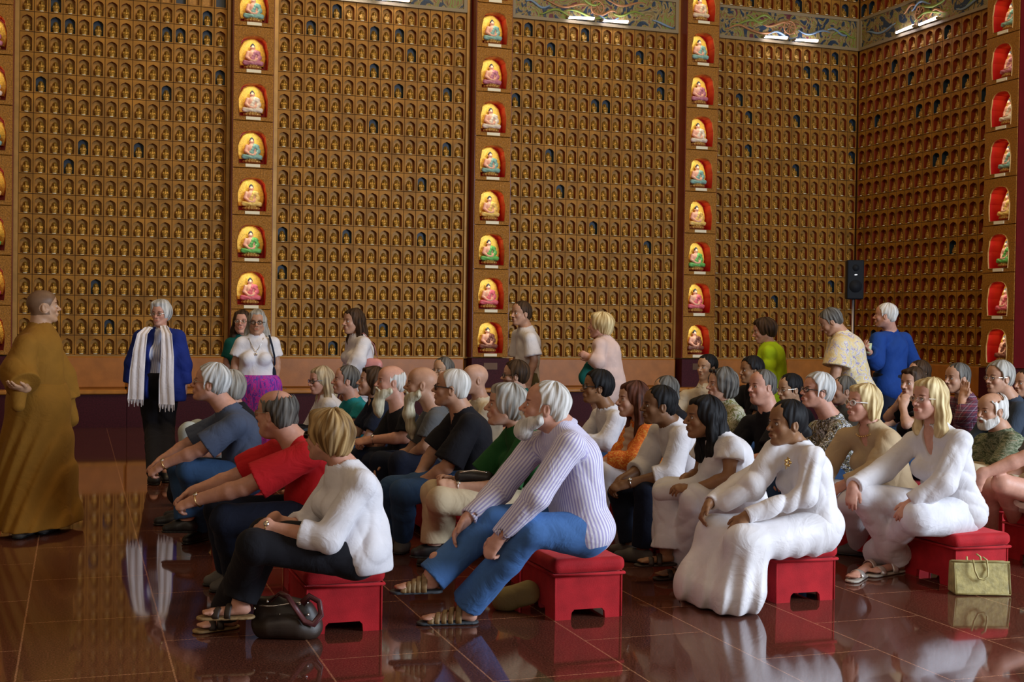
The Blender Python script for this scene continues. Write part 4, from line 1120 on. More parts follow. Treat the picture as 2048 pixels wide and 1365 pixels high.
def frieze(org, xd, yd, wid, seed, lit=True, who=''):
    P = lambda x, y, z: org+xd*x+yd*y+ZUP*z-org
    zb = Z0+19*RH; ht = 2*RH-.01
    r = empty('carved_frieze', org); tag(r, f'carved cloud frieze {who}', 'frieze', 'carved friezes')
    b = MB()
    def lb(mb_, x0, x1, y0, y1, z0, z1, mi=0):
        s_ = MB(); s_.box((x0, y0, z0), (x1, y1, z1)); mb_.add(np.array([P(*v) for v in np.concatenate(s_.v)]), s_.f, mi)
    lb(b, 0, wid, -.012, .0, zb+.04, zb+ht-.03); b.build('carved_panel', [m_fr], r)
    b = MB(); lb(b, 0, wid, -.035, 0, zb, zb+.045); lb(b, 0, wid, -.035, 0, zb+ht-.04, zb+ht); lb(b, 0, .05, -.035, 0, zb+.045, zb+ht-.04); lb(b, wid-.05, wid, -.035, 0, zb+.045, zb+ht-.04); b.build('border', [M_FRCREAM], r)
    rnd = random.Random(seed)
    for j in range(10):
        x0 = .12+rnd.random()*(wid-.5); z_ = zb+.10+rnd.random()*(ht-.22); ln = .35+rnd.random()*.5; ph = rnd.random()*6; sgn_ = 1 if x0 < wid/2 else -1
        pts = [P(x0+ln*t, -.020-.008*math.sin(t*5), z_+.05*math.sin(ph+t*6)*(1-t*.3)) for t in np.linspace(0, 1, 14)]
        pts = [p for p in pts if p@xd < wid-.07]
        if len(pts) < 4: continue
        b = MB(); b.tube(pts, [.006+.013*math.sin(math.pi*t) for t in np.linspace(.05, .95, len(pts))], 6); b.build('carved_ribbon', [(M_FG, M_FO, M_FB)[j % 3]], r, True)
    b = MB(); c = (wid/2, zb+ht*.52)
    b.tube([P(c[0]+math.cos(a)*.10, -.025, c[1]+math.sin(a)*.10) for a in np.linspace(0, 2*math.pi, 21)[:-1]], .012, 6, closed=True)
    for i in range(8): a = math.pi*i/4; b.tube([P(c[0], -.025, c[1]), P(c[0]+math.cos(a)*.135, -.025, c[1]+math.sin(a)*.135)], .007, 5)
    b.build('wheel', [M_FO], r, True)
    if lit:
        for s_, nm in ((-1, 'left'), (1, 'right')):
            xc = wid/2+s_*.27
            t = empty('tube_lamp', org+P(xc, -.085, zb+.075)); tag(t, f'glowing tube lamp, {"left" if s_ < 0 else "right"} one of two {who}', 'lamp', 'frieze tube lamps')
            b = MB(); b.tube([P(-.20, 0, .010*-1), P(.20, 0, .010)], .016, 10); b.build('tube', [M_TUBE], t, True)
            b = MB(); lb(b, -.22, .22, .018, .06, -.018, .012); b.build('fitting', [M_FRCREAM], t)
            for e_ in (-.205, .205): b = MB(); lb(b, e_-.012, e_+.012, -.016, .03, -.018, .016); b.build('end_cap', [M_FRCREAM], t)
for i, (x0, x1) in enumerate(BAYS): frieze(A3(x0, WY, 0), X_, Y_, x1-x0, 5+i, i > 0, ('over the first niche panel', 'over the second niche panel', 'over the third niche panel', 'over the fourth niche panel by the corner')[i])
frieze(A3(RX, 17.06, 0), -Y_, X_, 3.0, 17, True, 'over the niche panel of the side wall')

# ---- benches along the walls
def bench(org, xd, yd, wid, who, bk=True):
    P = lambda x, y, z: xd*x+yd*y+ZUP*z
    r = empty('wall_bench', org); tag(r, f'orange padded wall bench {who}', 'bench', 'wall benches')
    def pc(name, x0, x1, y0, y1, z0, z1, m_, bev=.0):
        s_ = MB(); s_.box((x0, y0, z0), (x1, y1, z1), 0, bev); V = np.array([P(*v) for v in np.concatenate(s_.v)]); q = MB(); q.add(V, s_.f); return q.build(name, [m_], r)
    w = wid/2-.003
    pc('base', -w, w, -.50, -.02, 0, .42, M_MAROON); pc('plinth', -w, w, -.505, -.50, .0, .06, M_MAROON)
    pc('seat', -w, w, -.55, -.10, .422, .475, M_BENCHW, .012)
    if bk: pc('backrest', -w, w, -.125, -.033, .477, .885, M_BENCH, .018)
for (x0, x1), wh in zip(BAYS, (('behind the monk', 'behind the woman in the blue jacket'), ('behind the woman with the pink bag', 'before the second panel, right half'), ('behind the man in the white polo', 'behind the woman in pale pink'), ('behind the woman in neon green', 'by the corner loudspeaker'))):
    xm = (x0+x1)/2 if x0 > -.6 else .62
    bench(A3((x0+xm)/2, WY, 0), X_, Y_, xm-x0, wh[0]); bench(A3((xm+x1)/2, WY, 0), X_, Y_, x1-xm if x1 < 11 else x1-xm-.0, wh[1])
for i, (a_, b_) in enumerate(((-2.6, -1.31), (-1.305, -.700), (1.868, 2.534), (5.172, 5.831), (8.464, 9.096))):
    if i == 0: bench(A3((a_+b_)/2, WY, 0), X_, Y_, b_-a_, 'left of the monk beyond the edge pillar'); continue
    r = empty('bench_ledge', (((a_+b_)/2, WY-PD, 0))); tag(r, f'bench ledge before the {WHICH[i-1]}', 'bench', 'bench ledges before pillars')
    w = (b_-a_)/2
    q = MB(); q.box((-w, -.25, 0), (w, -.02, .42)); q.build('base', [M_MAROON], r); q = MB(); q.box((-w, -.30, .422), (w, -.02, .475), 0, .012); q.build('seat', [M_BENCHW], r)
bench(A3(RX, 15.15, 0), -Y_, X_, 2.56, 'along the side wall right of the loudspeaker')
q = empty('bench_ledge', (RX-PD, 13.53, 0)); tag(q, f'bench ledge before the {WHICH[4]}', 'bench', 'bench ledges before pillars')
s_ = MB(); s_.box((-.25, -.32, 0), (-.02, .32, .42)); s_.build('base', [M_MAROON], q); s_ = MB(); s_.box((-.30, -.32, .422), (-.02, .32, .475), 0, .012); s_.build('seat', [M_BENCHW], q)
# the hall was drawn for an eye height of 1.40 m: bring it to the true 1.50 m
ENV_S = 1.5/1.4
for o in list(scene.objects):
    if o.parent is None and o.type in ('MESH', 'EMPTY') or (o.type == 'LIGHT' and o.name.startswith('niche_lamp')):
        o.location = o.location*ENV_S; o.scale = (ENV_S,)*3
#@@PEOPLE_LIST
C_WHITE = cloth('white_cotton', (.74, .73, .77)); C_WHITE2 = cloth('white_jersey', (.70, .68, .70)); C_CREAM = cloth('cream_cotton', (.62, .55, .42)); C_SILK = cloth('white_silk', (.80, .78, .80), .5)
C_DENIM = cloth('light_denim', (.065, .165, .40)); C_DENIM2 = cloth('mid_denim', (.030, .075, .17)); C_NAVY = cloth('navy_cloth', (.008, .012, .028)); C_BLACK = M_BLK
C_RED = cloth('red_cotton', (.52, .012, .018)); C_SLATE = cloth('slate_blue_cotton', (.065, .085, .14)); C_ROBE = cloth('brown_robe_cloth', (.25, .115, .012)); C_TEAL = cloth('teal_cotton', (.01, .22, .26))
C_GREEN = cloth('dark_green_cotton', (.012, .085, .022)); C_KHAKI = cloth('khaki_cotton', (.52, .42, .27)); C_GREYSH = cloth('grey_shirt_cloth', (.10, .105, .11)); C_BLUE = cloth('royal_blue_wool', (.010, .025, .19)); C_DENIMSH = cloth('blue_denim_shirt', (.010, .05, .24))
C_NEON = cloth('neon_green_cotton', (.42, .62, .01)); C_PINK = cloth('pale_pink_knit', (.66, .48, .42)); C_BEIGE = cloth('beige_sheer_knit', (.46, .34, .20)); C_TEALD = cloth('dark_teal_cloth', (.005, .10, .085))
C_ORANGE = print_cloth('orange_print', [(0, (.62, .12, .01)), (.5, (.75, .20, .02)), (.58, (.80, .45, .08)), (.64, (.62, .12, .01))], 42)
C_PURPLE = print_cloth('purple_batik', [(0, (.12, .02, .30)), (.42, (.45, .02, .32)), (.52, (.10, .05, .40)), (.58, (.55, .03, .35)), (.66, (.35, .04, .05))], 20, stretch=(1, 1, .35))
C_FLORAL = print_cloth('pale_floral', [(0, (.72, .58, .30)), (.48, (.74, .66, .46)), (.56, (.32, .28, .52)), (.60, (.70, .66, .66)), (.66, (.70, .50, .20))], 15)
C_ALOHA = print_cloth('black_floral', [(0, (.02, .02, .03)), (.42, (.32, .26, .12)), (.47, (.02, .02, .03)), (.53, (.70, .72, .74)), (.59, (.02, .02, .03)), (.64, (.25, .28, .16))], 20)
C_CAMO = print_cloth('leaf_camo', [(0, (.05, .07, .03)), (.44, (.13, .15, .08)), (.51, (.26, .27, .18)), (.57, (.08, .11, .05)), (.63, (.30, .26, .16))], 17, 'camo', (1, 1, 3))
C_OLIVEP = print_cloth('olive_print', [(0, (.45, .42, .30)), (.46, (.16, .17, .05)), (.54, (.55, .52, .40)), (.60, (.22, .20, .06))], 16)
C_PLAID = plaid_cloth('red_plaid', (.10, .03, .06), (.30, .05, .07), (.45, .42, .48))
C_STRIPE = stripe_cloth('violet_stripes', (.76, .74, .82), (.42, .38, .62), .0135); C_PINST = stripe_cloth('fine_blue_stripes', (.66, .70, .82), (.36, .42, .62), .022)
M_SHOEBK = mat('black_shoe', (.012, .012, .013), .45); M_SHOEGR = mat('grey_shoe', (.10, .09, .08), .7); M_TAN = mat('tan_sandal', (.30, .19, .08), .6, noise=.3, nscale=60); M_TANS = mat('sandal_sole_dark', (.04, .05, .06), .6); M_SILVERL = mat('silver_leather', (.62, .56, .50), .3, metal=.5); M_SOLEW = mat('pale_sole', (.50, .46, .38), .6); M_BRSAND = mat('dark_brown_sandal', (.035, .022, .015), .6)
SH_BK = dict(m=M_SHOEBK); SH_GR = dict(m=M_SHOEGR, sole=M_SHOEBK)
JNS = dict(m=C_DENIM2)
def Pn(*a, **k): return person(*a, **k)

# --- first row, facing the monk
gA = Pn('A', 'seated woman in white three-quarter-sleeve blouse and black trousers, curly light-brown hair', (655, 874), 5.75, 6, hy=48, hp_=2, fem=1, b=1.04, hs=.95, skin=SK_PINK, hair='puffy', hairm=H_DBLOND, frizz=.010, hamp=.005, glasses='sun',
   J=dict(N=(690, 940), Sn=(722, 968), Sf=(668, 968), En=(655, 1078), Wn=(528, 1052), Ef=(612, 1060), Wf=(545, 1038), P=(706, 1105), Kn=(508, 1092), Kf=(530, 1070), An=(452, 1222), Tn=(415, 1250), Af=(480, 1205), Tf=(425, 1225)),
   top=dict(m=C_WHITE, sleeve='34', hem='out', loose=.010, sfr=.42, fold=.013), bottom=dict(m=M_BLK, flare=.02), sandal=1, shoe=dict(k='sandal', m=M_BRSAND, sole=M_TAN), hn=dict(to=(492, 1090), curl=.35, n=(.6, .5, .6)), hf=dict(to=(510, 1075), curl=.5), watch=[('n', M_GOLDM)],
   extra=dict(top=[((735, 1060), (742, 1135), .10, .10)]))
gB = Pn('B', 'seated balding man in red polo shirt, arms stretched forward over his knees', (552, 828), 6.75, 12, hy=42, hp_=0, b=1.14, fat=1, belly=1.3, skin=SK_PINK, hair='ring', hairm=H_DKGREY, hth=.013, glasses='wire',
   J=dict(N=(596, 895), Sn=(612, 912), Sf=(555, 905), En=(488, 975), Wn=(392, 1001), Ef=(470, 955), Wf=(384, 985), P=(650, 1035), Kn=(452, 1040), Kf=(440, 1022), An=(470, 1150), Tn=(438, 1172), Af=(455, 1140), Tf=(425, 1160)),
   top=dict(m=C_RED, sleeve='short', hem='out', collar=1, sfr=.80, loose=.014), bottom=dict(m=C_NAVY), shoe=SH_GR, hn=dict(to=(355, 1015), curl=.75), hf=dict(to=(352, 1008), curl=.75), watch=[('n', M_GOLDM)])
gC = Pn('C', 'seated white-haired man in slate-blue polo shirt, leaning forward with clasped hands', (421, 768), 8.15, 8, hy=14, hp_=8, b=1.08, skin=SK_PINK, hair='short', hairm=H_SILVER, hth=.016, glasses='wire',
   J=dict(N=(458, 826), Sn=(470, 850), Sf=(440, 846), En=(400, 900), Wn=(326, 930), Ef=(378, 888), Wf=(322, 922), P=(492, 955), Kn=(378, 940), Kf=(360, 938), An=(405, 1055), Tn=(378, 1078), Af=(372, 1040), Tf=(340, 1056)),
   top=dict(m=C_SLATE, sleeve='short', hem='out', collar=1, sfr=.86, loose=.012), bottom=dict(m=C_DENIM2, flare=.01), shoe=SH_BK, hn=dict(to=(304, 945), curl=.8), hf=dict(to=(302, 938), curl=.8), watch=[('n', M_GOLDM)])
gC2 = Pn('C2', 'seated grey-haired woman in black top, mostly hidden behind the man in slate-blue', (460, 776), 9.3, 8, hy=60, fem=1, skin=SK_PINK, hair='puffy', hairm=H_GREY, top=dict(m=C_BLACK, sleeve='short', hem='out'), bottom=dict(m=cloth('pale_grey_cloth', (.45, .50, .48))), J=dict(Kn=(378, 865), Kf=(395, 860)), hn=dict(curl=.5))
# --- second row
gD = Pn('D', 'seated white-bearded man in violet-striped shirt and blue jeans', (1090, 815), 6.2, 4, hy=18, hp_=8, b=1.12, skin=SK_PINK, hair='receding', hairm=H_WHITE, hth=.010, frizz=.006, fz=.052, beard='full', beardm=H_WHITE, blen=.042, fold=1,
   J=dict(N=(1122, 862), Sn=(1140, 892), En=(1073, 993), Wn=(998, 1076), Sf=(1072, 892), Ef=(1002, 978), Wf=(934, 1038), P=(1160, 1062), Kn=(1062, 1060), An=(930, 1212), Tn=(862, 1236), Kf=(985, 1042), Af=(858, 1160), Tf=(808, 1174)),
   top=dict(m=C_STRIPE, sleeve='long', hem='out', collar=1, fold=.015), bottom=dict(m=C_DENIM, flare=.022, fold=.012), hn=dict(to=(968, 1122), curl=.75), hf=dict(to=(900, 1082), curl=.35),
   sandal=1, shoe=dict(k='sandal', m=M_TAN, sole=M_TANS, straps=((.15, .016, .085), (.38, .013, .070), (.58, .013, .058), (.78, .013, .046), (.97, .016, .034))))
gE = Pn('E', 'seated grey-haired woman in dark green shirt and khaki trousers, hands clasped on knee', (1012, 812), 7.3, 4, hy=12, hp_=4, fem=1, b=1.05, skin=SK_FAIR, hair='puffy', hairm=H_GREY,
   J=dict(N=(1040, 862), Sn=(1052, 890), En=(1010, 975), Wn=(912, 974), Wf=(905, 962), Ef=(960, 955), P=(1075, 1005), Kn=(880, 1002), Kf=(868, 988), An=(884, 1105), Tn=(850, 1122), Af=(868, 1090), Tf=(838, 1105)),
   top=dict(m=C_GREEN, sleeve='short', hem='out', collar=1, sfr=.9, loose=.012), bottom=dict(m=C_KHAKI, flare=.022), shoe=SH_BK, hn=dict(to=(880, 965), curl=.8), hf=dict(to=(880, 955), curl=.7), watch=[('n', M_SILVER)])
gF = Pn('F', 'seated man with cropped white hair and dark glasses in black V-neck T-shirt', (903, 778), 8.1, 4, hy=20, hp_=6, b=1.1, skin=SK_TAN, hair='short', hairm=H_WHITE, hth=.007, hamp=.0006, glasses='black',
   J=dict(N=(926, 832), Sn=(940, 850), En=(893, 935), Wn=(842, 966), Ef=(866, 905), Wf=(833, 958), P=(950, 965), Kn=(805, 985), Kf=(782, 978), An=(805, 1078), Tn=(800, 1098), Af=(790, 1066), Tf=(775, 1085)),
   top=dict(m=C_BLACK, sleeve='short', hem='out', v=.07, sfr=.9, loose=.014), bottom=JNS, shoe=SH_GR, hn=dict(curl=.7), hf=dict(curl=.7))
gG = Pn('G', 'seated bald man with long yellow-white beard in grey shirt', (843, 770), 8.9, 4, hy=14, hp_=2, b=1.05, skin=SK_TAN, hair=None, beard='long', beardm=H_BEARD, blen=.27, bdx=-.03, J=dict(N=(870, 828), Sn=(868, 842), Wn=(828, 905), En=(852, 893), Kn=(800, 925)), top=dict(m=C_GREYSH, sleeve='short', hem='out', collar=1), bottom=dict(m=C_NAVY))
gH = Pn('H', 'seated bald man with white beard, mouth open, in black shirt, wearing a silver watch', (781, 765), 9.5, 2, hy=-4, hp_=2, b=1.1, skin=SK_PINK, fat=1, hair='ring', hairm=H_WHITE, hth=.002, beard='long', beardm=H_BEARD, blen=.15, mouth=1.5,
   J=dict(N=(800, 825), Sn=(818, 842), En=(810, 876), Wn=(742, 880), Wf=(732, 884), Kn=(745, 925), Kf=(722, 915)), top=dict(m=C_BLACK, sleeve='short', hem='out'), bottom=dict(m=C_NAVY), hn=dict(to=(715, 886), curl=.6), hf=dict(curl=.7), watch=[('n', M_SILVER)])
gI = Pn('I', 'seated dark-haired woman in navy top between teal-shirted man and bearded man', (744, 765), 10.2, 0, hy=4, hp_=8, fem=1, skin=SK_FAIR, hair='bob', hairm=H_BROWN, top=dict(m=C_NAVY, sleeve='short', hem='out', v=.03), bottom=JNS)
gJ = Pn('J', 'seated man with greying dark hair in teal short-sleeved shirt', (692, 762), 10.7, 0, hy=2, hp_=4, b=1.06, skin=SK_PINK, hair='short', hairm=H_DKGREY, J=dict(N=(706, 806), Sn=(722, 822), En=(712, 850), Wn=(742, 872)), top=dict(m=C_TEAL, sleeve='short', hem='out', collar=1), bottom=JNS)
gK = Pn('K', 'seated woman with long ash-blonde hair and spectacles in white cardigan', (642, 762), 11.3, 0, hy=-16, hp_=-4, fem=1, skin=SK_PINK, hair='long', hlen=.16, hairm=H_ASHBLOND, glasses='black', top=dict(m=C_WHITE2, sleeve='long', hem='out', v=.10), bottom=dict(m=C_NAVY))
gL = Pn('L', 'seated man with short grey hair, head just above the man in black T-shirt', (886, 742), 12.0, 0, hy=-30, skin=SK_ASIA, hair='short', hairm=H_DKGREY, glasses='wire', top=dict(m=C_GREYSH, sleeve='short', hem='out'), bottom=JNS)
gM = Pn('M', 'seated bald man in open-collared white shirt behind the man in black T-shirt', (949, 760), 10.2, 0, hy=-6, skin=SK_FAIR, hair=None, J=dict(N=(962, 806)), top=dict(m=C_CREAM, sleeve='roll', hem='out', collar=1), bottom=JNS)
gN = Pn('N', 'seated young man with dark hair, beard stubble and glasses in dark green shirt', (1030, 752), 11.0, 2, hy=14, skin=SK_FAIR, hair='short', hairm=H_BROWN, hth=.018, glasses='black', stubble=(.30, .22, .18), top=dict(m=C_TEALD, sleeve='short', hem='out'), bottom=JNS)
# --- third row
gO = Pn('O', 'seated young man with black hair and glasses in white long-sleeved shirt', (1194, 776), 9.5, 2, hy=8, hp_=4, b=.95, skin=SK_BROWN2, hair='short', hairm=H_BLACK, hth=.02, glasses='black',
   J=dict(N=(1216, 824), Sn=(1232, 838), En=(1212, 885), Wn=(1170, 885)), top=dict(m=C_WHITE, sleeve='long', hem='out', loose=.012), bottom=JNS)
gP = Pn('P', 'seated woman with long auburn hair, cream scarf and orange patterned kurta', (1266, 800), 8.75, 2, hy=4, fem=1, skin=SK_FAIR, hair='long', hlen=.24, hairm=hair_mat('hair_auburn', (.030, .010, .006), (.12, .040, .022)),
   J=dict(N=(1285, 850), Sn=(1294, 868), En=(1268, 922), Wn=(1215, 922)), top=dict(m=C_ORANGE, sleeve='long', hem='out', loose=.02), bottom=dict(m=C_WHITE2))
gQ = Pn('Q', 'seated man with short black hair in rolled-sleeve white shirt and dark jeans, silver watch', (1318, 812), 8.05, 2, hy=8, b=1.05, skin=SK_BROWN, hair='short', hairm=H_BLACK, hth=.008, mouth=1,
   J=dict(N=(1344, 856), Sn=(1362, 874), En=(1342, 950), Wn=(1256, 968), Wf=(1240, 962), Ef=(1290, 935), P=(1378, 985), Kn=(1292, 980), Kf=(1240, 988), An=(1285, 1098), Tn=(1242, 1110), Af=(1262, 1088), Tf=(1232, 1098)),
   top=dict(m=C_WHITE2, sleeve='roll', hem='out', collar=1, loose=.016, sfr=.40), bottom=dict(m=C_NAVY, flare=.01), shoe=SH_GR, hn=dict(to=(1222, 978), curl=.6), hf=dict(curl=.6), watch=[('n', M_SILVER)])
gR = Pn('R', 'seated woman with long black hair in white draped kurta, white trousers and sandals', (1408, 836), 7.3, 0, hy=6, fem=1, b=1.04, skin=SK_BROWN2, hair='long', hlen=.20, hairm=H_BLACK,
   J=dict(N=(1440, 880), Sn=(1462, 896), En=(1458, 955), Wn=(1384, 980), Ef=(1398, 948), Wf=(1368, 958), P=(1478, 1002), Kn=(1392, 1000), Kf=(1336, 985), An=(1366, 1125), Tn=(1328, 1148), Af=(1332, 1100), Tf=(1292, 1122)),
   top=dict(m=C_WHITE2, sleeve='short', sfr=.45, hem='out', loose=.02, fold=.013), bottom=dict(m=C_WHITE, t=.03, flare=.015, fold=.016), sandal=1, shoe=dict(k='sandal', m=M_BRSAND, sole=M_BRSAND), hn=dict(to=(1342, 975), curl=.5), hf=dict(to=(1336, 995), curl=.5),
   extra=dict(top=[((1440, 900, .10), (1400, 975, .02), .06, .05), ((1400, 975, .02), (1320, 985, -.1), .06, .05)]))
gS = Pn('S', 'seated woman in long white silk sari with gold brooch, dark hair tied back', (1574, 848), 6.85, -4, hy=-2, fem=1, b=1.0, bust=.5, skin=SK_BROWN2, hair='tied', bun=1, hairm=H_BLACK, hth=.008,
   J=dict(N=(1596, 900), Sn=(1625, 915), Sf=(1545, 925), En=(1612, 992), Wn=(1490, 1035), Ef=(1478, 968), Wf=(1418, 1008), P=(1622, 1060), Kn=(1482, 1086), Kf=(1428, 1064), An=(1465, 1180), Tn=(1440, 1196), Af=(1400, 1165), Tf=(1375, 1180)),
   top=dict(m=C_SILK, sleeve='long', hem='out', fold=.014, t=.016), bottom=dict(m=C_SILK, k='skirt', name='sari_skirt', pleat=.013, z=.012), hn=dict(to=(1455, 1075), curl=.45, n=(.2, .6, .7)), hf=dict(to=(1392, 1050), curl=.45),
   extra=dict(bottom=[((1622, 1070, .08), (1495, 1090, .14), .11, .085, .06), ((1600, 1066, -.08), (1432, 1072, -.14), .11, .08, .06), ((1495, 1090, .14), (1488, 1180, .16), .085, .13, .05), ((1432, 1072, -.14), (1392, 1168, -.12), .08, .12, .05), ((1470, 1088, 0), (1440, 1185, .02), .09, .14, .06), ((1504, 1100, .15), (1462, 1200, .17), .07, .10, .06)],
              top=[((1552, 905, -.04), (1505, 975, -.02), .075, .07), ((1505, 975, -.02), (1450, 1005, -.08), .06, .05)]))
gT = Pn('T', 'seated woman with dark curly hair, sunglasses on her head, olive print shawl', (1442, 770), 9.9, 0, hy=2, fem=1, skin=SK_FAIR, hair='curly', hairm=H_DKGREY, top=dict(m=C_OLIVEP, sleeve='34', hem='out', loose=.02), bottom=JNS)
gU = Pn('U', 'seated smiling man in cream polo shirt behind the curly-haired woman', (1414, 736), 12.2, 0, hy=-22, b=1.1, skin=SK_ASIA, hair='short', hairm=H_BLACK, mouth=1, J=dict(Sf=(1372, 795), Sn=(1440, 795), N=(1412, 775)), top=dict(m=C_CREAM, sleeve='short', hem='out', collar=1), bottom=dict(m=C_KHAKI))
gV = Pn('V', 'seated black-haired man glimpsed beyond the priest in black', (1502, 742), 11.8, 0, hy=0, skin=SK_BROWN2, hair='short', hairm=H_BLACK, hth=.02, top=dict(m=C_BLACK, sleeve='short', hem='out'), bottom=JNS)
gAI = Pn('AI', 'seated woman with dark hair drawn back and black top, behind the auburn-haired woman', (1330, 783), 10.6, 0, hy=6, fem=1, skin=SK_ASIA, hair='tied', bun=0, hairm=H_DKGREY, top=dict(m=C_BLACK, sleeve='short', hem='out'), bottom=JNS)
gW = Pn('W', 'seated greying man in black clerical shirt, head turned towards the camera side', (1524, 774), 9.4, 0, hy=-8, b=1.12, fat=1, skin=SK_PINK, hair='receding', hairm=H_DKGREY, hth=.005, top=dict(m=C_BLACK, sleeve='short', hem='out', collar=1), bottom=dict(m=C_BLACK), J=dict(N=(1538, 828), Sn=(1560, 848), Sf=(1500, 850)))
gX = Pn('X', 'seated woman with short black hair and thin glasses between priest and floral-shirted man', (1580, 779), 10.5, 0, hy=-6, hp_=-6, fem=1, skin=SK_ASIA, hair='tied', bun=0, hairm=H_BLACK, glasses='wire', top=dict(m=C_BLACK, sleeve='short', hem='out'), bottom=JNS)
gY = Pn('Y', 'seated man with grey swept-back hair and black glasses in black floral shirt', (1634, 784), 8.8, 0, hy=4, hp_=8, b=1.08, skin=SK_PINK, hair='short', hairm=H_SILVER, hth=.018, glasses='black', mouth=1,
   J=dict(N=(1662, 842), Sn=(1680, 862), Sf=(1635, 862)), top=dict(m=C_ALOHA, sleeve='short', hem='out', collar=1, loose=.015), bottom=JNS)
gZ = Pn('Z', 'seated dark-grey-haired person glimpsed between floral shirt and blonde woman', (1686, 782), 11.2, 0, hy=10, skin=SK_FAIR, hair='short', hairm=H_DKGREY, top=dict(m=C_GREYSH, sleeve='short', hem='out'), bottom=JNS)
# --- fourth row
gAA = Pn('AA', 'seated woman with chin-length blonde hair and beaded necklace in beige wrap', (1727, 808), 8.05, -2, hy=0, hp_=4, fem=1, b=1.1, skin=SK_PINK, hair='bob', hairm=H_BLOND, glasses='white',
   J=dict(N=(1742, 858), Sn=(1776, 880), Sf=(1692, 876), En=(1745, 948), Wn=(1690, 968), Ef=(1655, 935), Wf=(1645, 970), P=(1780, 1005), Kn=(1700, 1005), Kf=(1668, 985), An=(1722, 1085), Tn=(1690, 1100), Af=(1700, 1070), Tf=(1672, 1085)),
   top=dict(m=C_BEIGE, sleeve='long', hem='out', v=.09, loose=.012), bottom=dict(m=C_WHITE2, flare=.02), shoe=SH_GR)
gAB = Pn('AB', 'seated woman with long blonde hair, all in white, legs crossed at the ankles', (1858, 800), 7.45, -4, gtol=.9, hy=-8, hp_=2, fem=1, b=1.10, skin=SK_PINK, hair='long', hlen=.15, hairm=H_BLOND, glasses='wire', mouth=1.2,
   J=dict(N=(1872, 862), Sn=(1920, 882), Sf=(1828, 885), En=(1888, 968), Wn=(1822, 1008), Ef=(1768, 940), Wf=(1706, 975), P=(1905, 1030), Kn=(1835, 1030), Kf=(1722, 992), An=(1752, 1108), Tn=(1708, 1152), Af=(1796, 1116), Tf=(1752, 1142)),
   top=dict(m=C_WHITE2, sleeve='long', hem='out', v=.13, loose=.014, fold=.016), bottom=dict(m=C_WHITE, flare=.028, fold=.013, fr=1.0), sandal=1, shoe=dict(k='sandal', m=M_SILVERL, sole=M_SOLEW, straps=((.30, .022, .062), (.85, .024, .042))), hn=dict(to=(1788, 1046), curl=.45, n=(.2, .6, .7)), hf=dict(to=(1700, 1015), curl=.35, n=(.5, .5, .6)),
   extra=dict(bottom=[((1905, 1035, .06), (1838, 1040, .14), .12, .095)]))
gAC = Pn('AC', 'seated smiling woman with dark hair, hands folded before her mouth', (1826, 768), 9.8, 0, hy=-14, fem=1, skin=SK_FAIR, hair='bob', hairm=H_BROWN, mouth=1, J=dict(En=(1812, 850), Wn=(1806, 812), Ef=(1775, 835), Wf=(1796, 808)), top=dict(m=C_BLACK, sleeve='short', hem='out'), bottom=JNS, hn=dict(to=(1814, 790), curl=.8), hf=dict(to=(1808, 785), curl=.8))
gAC2 = Pn('AC2', 'seated brown-haired person, only the top of the head showing behind the smiling woman', (1838, 748), 12.0, 0, hy=0, skin=SK_FAIR, hair='short', hairm=H_BROWN, top=dict(m=C_GREYSH, sleeve='short', hem='out'), bottom=JNS)
gAD = Pn('AD', 'seated dark-haired man in red plaid shirt cupping a hand to his ear', (1914, 758), 10.4, 0, hy=-4, skin=SK_TAN, hair='short', hairm=H_DKGREY, J=dict(N=(1930, 800), Sn=(1944, 815), En=(1925, 838), Wn=(1924, 800)), top=dict(m=C_PLAID, sleeve='roll', hem='out', collar=1, sfr=.6), bottom=JNS, hn=dict(to=(1931, 772), curl=.12, n=(-.8, -.3, .2), t=(-.5, 0, .2)))
gAE = Pn('AE', 'seated grey-haired man with glasses in dark slate jacket at the back right', (1998, 757), 9.7, 0, hy=-4, b=1.05, skin=SK_TAN, hair='short', hairm=H_GREY, hth=.018, glasses='wire', top=dict(m=cloth('slate_jacket', (.035, .050, .075)), sleeve='long', hem='out', collar=1), bottom=dict(m=C_NAVY), J=dict(N=(2022, 806), Sn=(2040, 822)))
gAF = Pn('AF', 'seated brown-haired person cut off at the right edge of the picture', (2052, 768), 11.2, 0, hy=0, skin=SK_TAN, hair='short', hairm=H_BROWN, top=dict(m=C_NAVY, sleeve='short', hem='out'), bottom=JNS)
gAG = Pn('AG', 'seated balding man with white beard and side hair in leaf-patterned camouflage shirt', (1983, 822), 8.9, 0, hy=-4, hp_=-4, b=1.12, skin=SK_TAN, hair='ring', hairm=H_WHITE, hth=.014, beard='full', beardm=H_WHITE, blen=.02,
   J=dict(N=(2002, 868), Sn=(2025, 885), Sf=(1968, 888)), top=dict(m=C_CAMO, sleeve='short', hem='out', collar=1, loose=.015), bottom=dict(m=C_KHAKI))
gAH = Pn('AH', 'seated person cut off at the right edge, bare forearm over knee, pale shorts', (2120, 800), 8.0, 4, hy=10, b=1.12, skin=SK_PINK, hair='short', hairm=H_GREY,
   J=dict(En=(2052, 915), Wn=(1962, 950), P=(2130, 1010), Kn=(2004, 968), Kf=(1972, 975), An=(2042, 1075), Tn=(2032, 1098), Af=(1985, 1080), Tf=(1970, 1095)), top=dict(m=C_GREYSH, sleeve='short', hem='out'), bottom=dict(k='shorts', m=C_CREAM, fr=.7), shoe=dict(m=M_SOLEW, sole=M_SOLEW), hn=dict(to=(1950, 978), curl=.6))

